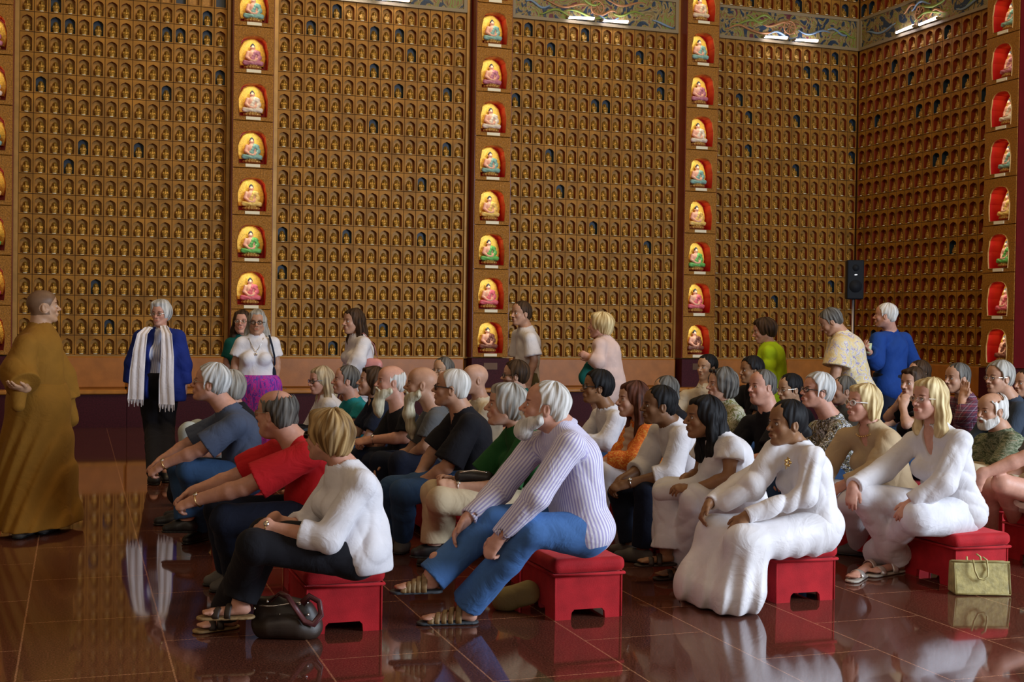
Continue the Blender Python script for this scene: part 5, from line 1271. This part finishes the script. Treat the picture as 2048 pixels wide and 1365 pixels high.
# --- standing and walking
gMo = Pn('monk', 'standing shaven-headed monk in long brown robe, one arm held out', (86, 614), 8.8, 172, hy=170, hp_=4, sit=False, name='person', hs=.94, skin=SK_ASIA, hair=None, scalp=(.34, .31, .27), b=1.05,
   J=dict(N=(80, 662), Sn=(52, 690), Sf=(96, 690), En=(36, 745), Wn=(50, 778, .34), Ef=(118, 755), Wf=(132, 812), P=(78, 800), Kn=(66, 920), Kf=(92, 920), An=(42, 1050), Tn=(66, 1058), Af=(88, 1042), Tf=(108, 1050)),
   top=dict(m=C_ROBE, sleeve='long', hem='out', collar=1, loose=.045, t=.022, sfr=.80, fold=.014), bottom=dict(m=C_ROBE, k='skirt', name='robe_skirt', z=.045, pleat=.010), shoe=SH_GR, hn=dict(to=(10, 772, .44), curl=.22, n=(.2, .1, -1.), t=(-.3, 1, .8)), nohand='f',
   extra=dict(bottom=[((74, 740, .0), (78, 800, .0), .165, .185, .08), ((66, 800, .05), (36, 1040, .08), .165, .20, .08), ((88, 800, -.05), (112, 1034, -.10), .165, .18, .08), ((78, 820, .04), (74, 1050, .06), .17, .22, .08)],
              top=[((118, 760, -.23), (146, 838, -.26), .07, .045), ((122, 790, -.24), (134, 842, -.26), .055, .05), ((38, 770, .30), (36, 812, .33), .06, .045), ((80, 700, .02), (76, 800, .02), .15, .17, .08)]))
gS2 = Pn('S2', 'standing woman in royal-blue jacket with long fringed white scarf', (321, 627), 12.3, -72, mode='front', hy=-62, hp_=-6, sit=False, fem=1, b=1.16, skin=SK_PINK, hair='puffy', hairm=H_SILVER, glasses='wire', sw=.20,
   J=dict(N=(321, 665), Sn=(283, 676), Sf=(354, 676), En=(267, 728), Wn=(261, 768), Ef=(366, 728), Wf=(369, 770), P=(316, 770), Kn=(306, 858), Kf=(332, 858), An=(308, 950), Tn=(305, 962), Af=(332, 945), Tf=(332, 958)),
   top=dict(m=C_BLUE, name='jacket', sleeve='long', hem='out', t=.030, loose=.012, open=.055, hemz=.68, inner=dict(name='inner_blouse', m=C_PINST, sleeve='none', hem='out', t=.012, nh=.04, hemz=.93)), bottom=dict(m=C_BLACK), shoe=SH_BK,
   extra=dict(top=[((290, 700), (284, 790), .09, .11), ((350, 700), (352, 795), .09, .10)]))
gS3 = Pn('S3', 'standing woman in white T-shirt and purple batik skirt, long grey hair', (514, 646), 12.1, -84, mode='front', hy=-80, sit=False, fem=1, b=1.14, bust=.8, sw=.18, skin=SK_TAN, hair='long', hlen=.08, hairm=H_GREY, glasses='black',
   J=dict(N=(512, 678), Sn=(484, 688), Sf=(545, 688), En=(471, 725), Wn=(466, 762), Ef=(553, 725), Wf=(552, 764), P=(512, 775)), hn=dict(curl=.4), hf=dict(curl=.4), watch=[('f', M_BLKFRAME)],
   top=dict(m=C_WHITE, sleeve='short', hem='out', hemz=.885), bottom=dict(m=C_PURPLE, k='skirt', pleat=.014, z=.25), extra=dict(bottom=[((496, 775), (488, 940), .16, .20, .08), ((528, 775), (536, 940), .16, .20, .08), ((512, 775), (512, 940), .17, .21, .08)]), shoe=SH_BK)
gS4 = Pn('S4', 'standing woman in teal short-sleeved dress half hidden behind the white T-shirt', (484, 646), 12.6, -84, mode='front', hy=-74, hp_=6, sit=False, fem=1, skin=SK_PINK, hair='long', hlen=.10, hairm=H_BROWN, glasses='wire', J=dict(Sn=(462, 688), Sf=(508, 690), En=(453, 728), Wn=(454, 765)), top=dict(m=C_TEALD, sleeve='short', hem='out'), bottom=dict(m=C_TEALD))
gS5 = Pn('S5', 'walking woman in sheer white cardigan with pink shoulder bag', (707, 644), 12.2, -8, hy=-22, sit=False, fem=1, b=.95, skin=SK_TAN, hair='long', hlen=.16, hairm=H_BROWN, J=dict(N=(716, 676), En=(716, 722), Wn=(704, 738)), top=dict(m=C_WHITE2, name='cardigan', sleeve='long', hem='out', loose=.022, t=.02, fold=.014), bottom=dict(m=C_WHITE2), shoe=SH_BK)
gS6 = Pn('S6', 'walking man in white polo shirt and olive trousers', (1042, 628), 12.8, -4, hy=-18, sit=False, skin=SK_TAN, hair='short', hairm=H_BROWN, J=dict(N=(1052, 662), Sn=(1060, 678), En=(1068, 722), Wn=(1058, 758)), top=dict(m=C_WHITE2, sleeve='short', hem='out', collar=1, loose=.016, sfr=.8), bottom=dict(m=cloth('olive_cloth', (.16, .15, .08))), shoe=SH_BK)
gS7 = Pn('S7', 'walking woman with cropped pale-blonde hair in pale pink tunic and trousers', (1200, 652), 12.2, 22, hy=40, sit=False, fem=1, b=1.12, skin=SK_PINK, hair='puffy', hairm=H_BLOND, J=dict(N=(1208, 680), Sn=(1198, 690), En=(1196, 724), Wn=(1180, 716)), top=dict(m=C_PINK, name='tunic', sleeve='long', hem='out', loose=.012), bottom=dict(m=C_PINK), shoe=SH_BK, extra=dict(top=[((1212, 700), (1222, 770), .12, .15)]))
gS8 = Pn('S8', 'woman with short dark hair walking away in neon green top', (1528, 662), 12.7, 30, hy=20, hp_=-14, sit=False, fem=1, b=1.15, skin=SK_PINK, hair='puffy', hairm=H_BROWN, J=dict(N=(1538, 694)), top=dict(m=C_NEON, sleeve='34', hem='out', loose=.02), bottom=dict(m=C_NEON), shoe=SH_BK, extra=dict(top=[((1542, 710), (1548, 790), .13, .14)]))
gS9 = Pn('S9', 'man in loose pale floral shirt bending forward', (1662, 644), 12.0, 24, hy=30, hp_=-30, sit=False, b=1.2, belly=1.2, skin=SK_TAN, hair='short', hairm=H_DKGREY, J=dict(N=(1682, 672), Sn=(1680, 690), En=(1672, 742), Wn=(1664, 775), P=(1716, 785)), top=dict(m=C_FLORAL, sleeve='short', hem='out', loose=.035, t=.025, sfr=.85), bottom=dict(m=C_NAVY), shoe=SH_BK)
gS10 = Pn('S10', 'man with pale grey hair walking away in blue denim shirt and dark jeans', (1771, 632), 12.9, 60, mode='front', hy=40, sit=False, b=1.18, skin=SK_PINK, hair='short', hairm=H_WHITE, sw=.21, J=dict(N=(1780, 668), Sn=(1756, 680), Sf=(1808, 680), En=(1750, 722), Wn=(1738, 704), Ef=(1824, 728), Wf=(1822, 755)), top=dict(m=C_DENIMSH, sleeve='long', hem='out', loose=.02, t=.02), bottom=dict(m=C_NAVY), shoe=SH_BK)
#@@STOOLS
# ------------------------------------------------------------------ stools
M_VELVET = mat('red_velvet', (.43, .014, .020), .75, spec=.2, noise=.22, nscale=11, bump=.3, bscale=180, sheen=.7)
def make_stool():
    r = empty('meditation_stool'); w, d, h = .180, .25, .232
    b = MB(); arch_ = [(-w, 0), (-w*.52, 0), (-w*.50, .035), (-w*.42, .050), (w*.42, .050), (w*.50, .035), (w*.52, 0), (w, 0), (w, h), (-w, h)]
    for y0, y1 in ((-d, -d+.022), (d-.022, d)): b.prism(arch_[::-1] if y0 > 0 else arch_, y0, y1)
    arcs = [(-d+.02, 0), (-d*.45, 0), (-d*.42, .045), (d*.42, .045), (d*.45, 0), (d-.02, 0), (d-.02, h), (-d+.02, h)]
    for x0, x1 in ((-w, -w+.022), (w-.022, w)): b.prism(arcs, x0, x1, fn=lambda p: (p[1], p[0], p[2]))
    b.build('base', [M_VELVET], r)
    b = MB()
    for sx in (-1, 1):
        for sy in (-1, 1): b.tube([(sx*(w+.001), sy*(d+.001), .002), (sx*(w+.001), sy*(d+.001), h-.01)], .005, 6)
    ring = lambda q, z: [(q*w*1.02 if 0 else x, y, z) for x, y in ((-w*q, -d*q), (w*q, -d*q), (w*q, d*q), (-w*q, d*q))]
    b.tube(ring(1.06, h-.004), .008, 6, closed=True); b.build('piping', [M_VELVET], r, True)
    F = Field(); n = 8   # plump cushion
    lo = A3(-w-.022, -d-.022, h); hi = A3(w+.022, d+.022, h+.09)
    def box(P):
        c = np.array([0, 0, h+.040], f32); q = np.abs(P-c)-np.array([w-.012, d-.012, .006], f32)
        return np.linalg.norm(np.maximum(q, 0), axis=1)+np.minimum(q.max(1), 0)-.033
    F.op(box); F.lo = lo-.03; F.hi = hi+.03
    F.ell((0, 0, h+.038), (w*.95, d*.95, .050), None, .03)
    F.cone((-w, -d, h+.030), (w, -d, h+.030), .006, .006, .012); F.disp(lambda P: (.003*vnoise(P, 3, 2)).astype(f32)); F.plane((0, 0, h+.002), -ZUP, .004)
    V, Q = mesh_field(F, F.lo, F.hi, .010); link('cushion', mesh_np('cushion', V, Q, [M_VELVET]), r)
    return r
WHO = dict(A='woman in white blouse', B='man in red polo', C='man in slate-blue polo', C2='grey-haired woman in black', D='man in violet stripes', E='woman in dark green', F='man in black V-neck', G='long-bearded bald man in grey', H='bearded man in black with watch', I='dark-haired woman in navy', J='man in teal', K='woman in white cardigan', L='grey-haired man at the very back', M='bald man in cream shirt', N='stubbled man in green', O='young man in white', P='woman in orange kurta', Q='man in white shirt and dark jeans', R='black-haired woman in white kurta', S='woman in white silk sari', T='curly-haired woman', U='smiling man in cream polo', V='black-haired man beyond the priest', AI='woman with drawn-back dark hair', W='priest in black', X='short-haired woman with thin glasses', Y='man in black floral shirt', Z='dark-grey-haired person', AA='woman in beige wrap', AB='blonde woman all in white', AC='woman with folded hands', AC2='brown-haired person at the back', AD='man in red plaid', AE='man in slate jacket', AF='person cut off at back right', AG='man in camouflage shirt', AH='person in pale shorts')
stool0 = make_stool(); first_stool = True
for k_, who in WHO.items():
    E_, g_, P_, F_ = PEOPLE[k_]
    so = stool0 if first_stool else copy_tree(stool0); first_stool = False
    rz = math.radians({'D': 2, 'C': 4, 'S': -4}.get(k_, 0)); yo = {'A': .20, 'D': .17, 'S': .08, 'AB': .14}.get(k_, .1)
    fx = {'A': (688, 1266), 'D': (1176, 1238), 'S': (1610, 1204), 'AB': (1962, 1174)}.get(k_)
    if fx:
        fd_ = ray(*fx); fp = CAM+fd_*((0-CAM[2])/fd_[2]); so.location = (fp[0], fp[1]+.25, 0)
    else: so.location = (P_[0]+{'A': .02, 'D': .015, 'AB': .03}.get(k_, .02), P_[1]+yo, 0); so.rotation_euler = (0, 0, rz)
    tag(so, f'red velvet stool under the {who}', 'stool', 'red velvet stools')
#@@PROPS
# ------------------------------------------------------------------ bags, bottle, loudspeaker, scarf and other carried things
def gpt(px, py, z=0.):
    d = ray(px, py); return CAM+d*((z-CAM[2])/d[2])
IMR = A3(.945, -.327, 0); IMF = A3(.327, .945, 0)
def field_thing(name, F, h, m, parent, loc):
    V, Q = mesh_field(F, F.lo-.01, F.hi+.01, h); return link(name, mesh_np(name, V, Q, [m]), parent)
# brown leather handbag on the floor before the first stool
c = gpt(566, 1284); M_BAG = mat('dark_brown_leather', (.030, .018, .012), .5, noise=.4, nscale=10, bump=.6, bscale=18); M_STRAP = mat('burgundy_leather', (.11, .030, .032), .35)
r = empty('leather_handbag', c+IMF*.09); tag(r, 'dark brown leather handbag with burgundy straps on the floor before the first stool', 'handbag')
F = Field(); F.cone((-.095, 0, .07), (.095, 0, .06), .070, .070, 0, n=Y_, sq=.85); F.chain([(-.13, 0, .165), (-.03, 0, .150), (.08, 0, .135)], [.030, .036, .034], .06); F.cone((-.10, -.03, .05), (.09, -.03, .045), .050, .050, .03); F.cone((-.07, -.075, .06), (.06, -.075, .06), .030, .034, .02, n=Y_, sq=.6)
F.disp(lambda P: (.010*vnoise(P, 5, 3.5)).astype(f32)); F.plane((0, 0, .002), -ZUP, .006)
bd = field_thing('body', F, .006, M_BAG, r, None); bd.rotation_euler = (0, 0, math.atan2(IMR[1], IMR[0]))
b = MB()
for y in (.070, .095): b.tube([IMR*x-IMF*(y if i > 1 else .03)+ZUP*(z+(y-.07)*.5) for i, (x, z) in enumerate(((-.08, .16), (-.03, .205), (.02, .20), (.06, .14), (.10, .085), (.14, .075), (.175, .12), (.165, .18), (.12, .205), (.085, .17)))], .013, 6, flat=.3)
b.build('strap', [M_STRAP], r, True)
b = MB()
for x, z in ((-.14, .145), (-.02, .12), (.11, .12), (.07, .17), (-.08, .18)): b.ball(IMR*x-IMF*.062+ZUP*z, .007)
b.tube([IMR*x-IMF*.050+ZUP*(.165+.01*math.sin(x*20)) for x in np.linspace(-.12, .11, 8)], .004, 5); b.build('buckle', [M_SILVER], r, True)
# straw-yellow handbag at the right
c = gpt(1965, 1192); M_YB = mat('straw_yellow_leather', (.46, .38, .14), .5, noise=.35, nscale=26, bump=.5, bscale=60)
r = empty('yellow_handbag', c+IMF*.06); tag(r, 'straw-yellow handbag with two thin handles on the floor by the last red stool', 'handbag')
b = MB(); w = .155
for dy, x0 in ((0, 0),):
    V = []; 
    for y, k in ((-.07, 1), (.07, 1)):
        V += [IMR*(-w)+IMF*y, IMR*(w)+IMF*y, IMR*(w*1.02)+IMF*y*.5+ZUP*.185, IMR*(-w*1.05)+IMF*y*.5+ZUP*.185]
    b.add(V, [(0, 1, 2, 3), (7, 6, 5, 4), (0, 4, 5, 1), (1, 5, 6, 2), (2, 6, 7, 3), (3, 7, 4, 0)])
o = b.build('body', [M_YB], r); md = o.modifiers.new('bevel', 'BEVEL'); md.width = .014; md.segments = 3
b = MB()
for pts in ([(x, -w*1.0, .0) for x in ()],): pass
for x0 in (-w, w): b.tube([IMR*x0-IMF*.07*(1-z*2.5)+ZUP*z for z in np.linspace(.01, .18, 6)], .004, 5)
b.tube([IMR*x-IMF*.07+ZUP*.008 for x in np.linspace(-w, w, 5)], .004, 5); b.tube([IMR*x*1.02-IMF*.036+ZUP*.186 for x in np.linspace(-w*1.08, w, 5)], .005, 5)
b.build('piping', [mat('dark_yellow_piping', (.28, .22, .07), .5)], r, True)
for s_, yy in ((-1, -.052), (1, .045)):
    b = MB(); b.tube([IMR*x+IMF*(yy-(.024 if z < .15 else 0)*(1 if s_ < 0 else 0))+ZUP*z for x, z in ((-.055, .20), (-.050, .14), (-.03, .10), (.0, .092), (.022, .11), (.030, .15), (.022, .20), (.0, .215))], .0055, 6); b.build('handle', [M_YB], r, True)
# olive cloth pouch under the knees of the striped man
c = gpt(1034, 1226); F = Field(); F.cone((-.06, 0, .06), (.06, 0, .09), .058, .062, 0); F.cone((-.08, 0, .04), (-.05, 0, .03), .04, .04, .04); F.plane((0, 0, .0), -ZUP, .01); F.disp(lambda P: (.005*vnoise(P, 9, 3)).astype(f32))
V, Q = mesh_field(F, F.lo-.01, F.hi+.01, .006); Rz = np.stack([IMR, IMF, ZUP], 1)
o = link('cloth_pouch', mesh_np('cloth_pouch', V@Rz.T, Q, [cloth('olive_yellow_cloth', (.34, .28, .12))])); o.location = c+IMF*.06; tag(o, 'olive-yellow cloth pouch on the floor beside the striped man\'s stool', 'pouch')
# black rucksack between the front men's feet
c = gpt(330, 1030); F = Field(); F.cone((0, 0, .10), (0, 0, .20), .12, .10, 0, n=Y_, sq=.7); F.disp(lambda P: (.008*vnoise(P, 2, 3)).astype(f32)); F.plane((0, 0, .0), -ZUP, .01)
V, Q = mesh_field(F, F.lo-.01, F.hi+.01, .009)
r = empty('rucksack', c+IMF*.5); tag(r, 'black rucksack on the floor beside the man in slate-blue', 'rucksack'); link('body', mesh_np('body', V@Rz.T, Q, [M_BLK]), r)
b = MB(); b.tube([IMR*.05*math.cos(a)-IMF*.06+ZUP*(.27+.05*math.sin(a)) for a in np.linspace(0, math.pi, 8)], .008, 6); b.build('carry_loop', [M_BLK], r, True)
b = MB(); b.tube([IMR*x-IMF*.088+ZUP*.18 for x in np.linspace(-.07, .07, 6)], .004, 5); b.build('zip', [M_GOLDM], r, True)
# water bottle
c = gpt(1239, 1097); r = empty('water_bottle', c+IMF*.02); tag(r, 'clear plastic water bottle with white cap on the floor behind the striped man', 'bottle')
b = MB(); b.tube([(0, 0, z) for z in (0, .02, .10, .13, .155)], [.030, .032, .032, .022, .013], 14); b.build('body', [mat('clear_plastic', (.80, .84, .86), .12, trans=.75)], r, True)
b = MB(); b.tube([(0, 0, .156), (0, 0, .176)], .015, 12); b.build('cap', [M_SOLEW], r)
# loudspeaker on its stand
c = at_depth(1706, 600, 17.2); r = empty('loudspeaker', (c[0], c[1], 0)); 
def zat(py): d = ray(1706, py); t = np.dot(A3(c[0], c[1], 0)-CAM, IMF)/np.dot(d, IMF); return (CAM+d*t)[2]
z1, z2 = zat(599), zat(521)
r.location = (c[0], c[1], z1); tag(r, 'tall black loudspeaker on a stand in the corner', 'loudspeaker')
dz = z2-z1; F_B = mat('speaker_black', (.006, .008, .012), .65, spec=.2); b = MB(); wv = .115
V = [IMR*x+IMF*y+ZUP*z for z in (0, dz) for x, y in ((-wv, -.12), (wv, -.12), (wv*.7, .12), (-wv*.7, .12))]
b.add(V, [(3, 2, 1, 0), (4, 5, 6, 7), (0, 1, 5, 4), (1, 2, 6, 5), (2, 3, 7, 6), (3, 0, 4, 7)]); o = b.build('cabinet', [F_B], r); md = o.modifiers.new('bevel', 'BEVEL'); md.width = .015; md.segments = 2
b = MB(); b.tube([IMR*0-IMF*.121+ZUP*dz*.33, -IMF*.128+ZUP*dz*.33], .085, 20); b.build('woofer', [mat('speaker_cone', (.010, .012, .016), .7, spec=.2)], r, True)
b = MB(); b.tube([-IMF*.121+ZUP*dz*.80, -IMF*.126+ZUP*dz*.80], .045, 16); b.build('tweeter', [mat('speaker_cone', (.010, .012, .016), .7, spec=.2)], r, True)
b = MB(); V = [IMR*x-IMF*.123+ZUP*(dz*.62+z) for x, z in ((-.016, -.005), (.016, -.005), (.016, .005), (-.016, .005))]; b.add(V, [(0, 1, 2, 3)]); b.build('badge', [M_SILVER], r)
st = empty('speaker_stand', (c[0], c[1], 0)); tag(st, 'thin grey pole stand with three feet holding up the loudspeaker', 'stand')
M_POLE = mat('grey_pole', (.40, .36, .36), .35, metal=.6)
b = MB(); b.tube([(0, 0, .12), (0, 0, z1)], .017, 10); b.build('pole', [M_POLE], st, True)
for i in range(3):
    a = i*2.094+.4; b = MB(); b.tube([(0, 0, .55), (math.cos(a)*.42, math.sin(a)*.42, .012)], .012, 8); b.build('leg', [F_B], st, True)
# white fringed scarf over the blue jacket
g = gS2; on = g['on']; M_SCARF = cloth('white_scarf', (.78, .75, .78))
r = empty('scarf', g['root']); tag(r, 'long white fringed scarf hanging round the neck of the woman in blue', 'scarf')
tf_ = g['F']; off = A3(0, 0, 0)
def sp_(px, py, o_): return on((px, py))+tf_*o_
for name_, pts in (('front_end', [(303, 655, .10), (296, 668, .20), (292, 700, .24), (288, 740, .25), (285, 796, .25)]), ('front_end', [(333, 652, .10), (344, 668, .20), (347, 712, .24), (345, 760, .25), (346, 806, .25)])):
    P = [sp_(*p)-g['root'] for p in pts]; n = len(P); V = []; wds = [.035, .05, .062, .070, .074]
    lt = g['lat']; m = 9; fine = []
    for t in np.linspace(0, n-1, 17):
        i = min(int(t), n-2); u = t-i; c_ = P[i]*(1-u)+P[i+1]*u; w_ = wds[i]*(1-u)+wds[i+1]*u
        for j in range(m):
            q = (j/(m-1)*2-1); V.append(c_+lt*q*w_+tf_*.012*math.cos(q*7+t))
    for k in range(len(V)): fine.append(V[k]-tf_*.010)
    N1 = len(V); b = MB(); Fc = []
    for i in range(16):
        for j in range(m-1):
            a = i*m+j; Fc.append((a, a+1, a+m+1, a+m)); Fc.append((a+N1, a+m+N1, a+m+1+N1, a+1+N1))
    for i in range(16):
        for j in (0, m-1): a = i*m+j; Fc.append((a, a+m, a+m+N1, a+N1))
    b.add(V+fine, Fc); o = b.build(name_, [M_SCARF], r, True)
    b = MB()
    for j in range(11):
        q = j/10*2-1; c_ = P[-1]+lt*q*.072; b.tube([c_, c_-ZUP*(.055+.02*math.sin(j*2.3))+lt*.006*math.sin(j*3)], [.005, .003], 4)
    b.build('fringe', [M_SCARF], o)
b = MB(); b.tube([sp_(303, 656, .10)-g['root'], g['N']+g['lat']*(-.075 if (g['lat']@IMR) > 0 else .075)+ZUP*.03-tf_*.02-g['root'], g['N']-tf_*.09+ZUP*.03-g['root'], g['N']+g['lat']*(.075 if (g['lat']@IMR) > 0 else -.075)+ZUP*.03-tf_*.02-g['root'], sp_(333, 653, .10)-g['root']], .026, 8, flat=.5); b.build('neck_loop', [M_SCARF], r, True)
# pink shoulder bag of the walking woman
g = gS5; on = g['on']; M_PB = mat('pink_leather', (.55, .22, .20), .45, noise=.15, nscale=12, bump=.3, bscale=30)
c = on((738, 727, .14)); r = empty('shoulder_bag', c); tag(r, 'soft pink shoulder bag at the hip of the walking woman', 'bag')
F = Field(); F.cone((-.055, 0, -.01), (.055, 0, -.02), .065, .075, 0, n=Y_, sq=.6); F.disp(lambda P: (.005*vnoise(P, 7, 3)).astype(f32)); V, Q = mesh_field(F, F.lo-.01, F.hi+.01, .009); link('body', mesh_np('body', V@Rz.T, Q, [M_PB]), r)
b = MB(); b.tube([on((755, 716, .15))-c, on((748, 690, .17))-c, on((727, 671, .14))-c+ZUP*.02, on((715, 676, .05))-c+ZUP*.03, on((722, 700, .16))-c, on((730, 716, .16))-c], .010, 6, flat=.4); b.build('strap', [M_PB], r, True)
# teal bag of the woman in pink
g = gS7; on = g['on']; c = on((1182, 742, .16)); r = empty('tote_bag', c); tag(r, 'dark teal cloth bag carried by the pink-clad walking woman', 'bag')
F = Field(); F.cone((0, 0, .02), (-.02, 0, -.06), .075, .10, 0, n=Y_, sq=.5); V, Q = mesh_field(F, F.lo-.01, F.hi+.01, .010); link('body', mesh_np('body', V@Rz.T, Q, [C_TEALD]), r)
b = MB(); b.tube([on((1188, 728, .17))-c, on((1198, 705, .17))-c, on((1199, 682, .12))-c+ZUP*.03, on((1205, 680, -.02))-c+ZUP*.03], .009, 6, flat=.4); b.build('strap', [mat('grey_strap', (.08, .09, .09), .6)], r, True)
# navy strap bag of the woman in the T-shirt
g = gS3; on = g['on']; r = empty('shoulder_strap_bag', on((548, 730))); c = on((548, 730)); tag(r, 'navy bag strap over the shoulder of the woman in white T-shirt', 'bag')
b = MB(); b.tube([on((538, 675))+g['F']*.06-c+ZUP*.02, on((543, 690))+g['F']*.11-c, on((548, 712))+g['F']*.10-c, on((550, 740))-c], .011, 6, flat=.4); b.build('strap', [C_NAVY], r, True)
F = Field(); F.cone(A3(0, 0, -.06), A3(0, 0, -.14), .06, .07, 0, n=X_, sq=.5); V, Q = mesh_field(F, F.lo-.01, F.hi+.01, .012); link('body', mesh_np('body', V@Rz.T, Q, [C_NAVY]), r)
b = MB(); N_ = g['N']; b.tube([N_+g['lat']*q*.07+g['F']*(.075+.05*(1-abs(q)))-ZUP*(.135*(1-abs(q)**1.3))+ZUP*.01 for q in np.linspace(-1, 1, 13)], .003, 5)
b.ball(N_+g['F']*.135-ZUP*.145, .014); o = b.build('pendant_necklace', [M_SILVER], None, True); tag(o, 'thin necklace with dark pendant on the white T-shirt', 'necklace')
# brooch, necklace, lap cloth, black handbag on the lap, wrist bag strap of the denim-shirted man
g = gS; b = MB(); p = g['on']((1574, 925, .10)); p = p-IMF*.02
for k in range(5): a = k*1.257; b.ball(p+IMR*.012*math.cos(a)+ZUP*.016*math.sin(a), .009)
b.tube([p+ZUP*.03, p-ZUP*.035-IMR*.01], .004, 5); o = b.build('brooch', [M_GOLDM], None, True); tag(o, 'small gold brooch pinned on the white sari', 'brooch')
g = gAA; b = MB(); N_ = g['N']
for q in np.linspace(-1, 1, 17): b.ball(N_+g['lat']*math.sin(q*1.5)*.082+g['tf']*(.02+.075*math.cos(q*1.4))-ZUP*(.012+.035*math.cos(q*1.5))+ZUP*.03, .0065, 0, 8, 6)
o = b.build('bead_necklace', [M_GOLDM], None, True); tag(o, 'pale beaded necklace of the woman in the beige wrap', 'necklace')
g = gP; c = g['on']((1232, 938, .06)); F = Field(); F.cone((-.11, 0, 0), (.11, 0, -.01), .035, .04, 0, n=Y_, sq=1); F.disp(lambda P: (.006*vnoise(P, 7, 3)).astype(f32)); V, Q = mesh_field(F, F.lo-.01, F.hi+.01, .008)
o = link('folded_cloth', mesh_np('folded_cloth', V@Rz.T, Q, [C_WHITE])); o.location = c; tag(o, 'folded white cloth on the lap of the woman in orange', 'cloth')
g = gP; N_ = g['N']; F = Field(); F.cone(N_-ZUP*.02, N_+ZUP*.01, .092, .075, 0); F.cone(N_-ZUP*.06, N_+ZUP*.10, .06, .058, .004, 's'); F.ell(N_+g['tf']*.075-ZUP*.05, (.05, .05, .05), None, .03); F.chain([N_+g['tf']*.08-ZUP*.06, N_+g['tf']*.12-ZUP*.22], [.045, .035], .03); F.disp(lambda P: (.006*np.sin(P[:, 2]*120+P[:, 0]*40)).astype(f32))
V, Q = mesh_field(F, F.lo-.01, F.hi+.01, .007); o = link('neck_scarf', mesh_np('neck_scarf', V-N_, Q, [cloth('cream_scarf', (.62, .46, .34))])); o.location = N_; tag(o, 'cream scarf round the neck of the woman in orange', 'scarf')
g = gE; c = g['on']((948, 950, .10)); F = Field(); F.cone((-.07, 0, -.01), (.07, 0, -.02), .04, .045, 0, n=Y_, sq=.7); F.disp(lambda P: (.005*vnoise(P, 7, 3)).astype(f32)); V, Q = mesh_field(F, F.lo-.01, F.hi+.01, .009)
r = empty('lap_bag', c); tag(r, 'small black bag on the lap of the woman in dark green', 'bag'); link('body', mesh_np('body', V@Rz.T, Q, [M_LEATHER_BK]), r); b = MB(); b.tube([IMR*x-IMF*.042+ZUP*(.03-.02*abs(x)*8) for x in np.linspace(-.08, .08, 7)], .0035, 5); b.build('zip', [M_SILVER], r, True)
g = gS10; c = g['on']((1736, 697)); b = MB(); b.tube([c-ZUP*.05, c+ZUP*.05], [.03, .038], 12); o = b.build('drinks_cup', [mat('pale_green_paper', (.50, .58, .34), .6)], None, True); tag(o, 'pale green paper cup held by the man in blue denim shirt', 'cup')
g = gT; b = MB(); hp_f = g['hp']
for y in (1, -1): b.ball(hp_f(.075, y*.034, .110), (.012, .026, .018), 0, 10, 6, g['R'])
b.tube([hp_f(.08, -.012, .115), hp_f(.085, 0, .118), hp_f(.08, .012, .115)], .004, 5); o = b.build('sunglasses', [M_LENSDK], None, True); tag(o, 'sunglasses pushed up on the curly-haired woman\'s head', 'sunglasses')
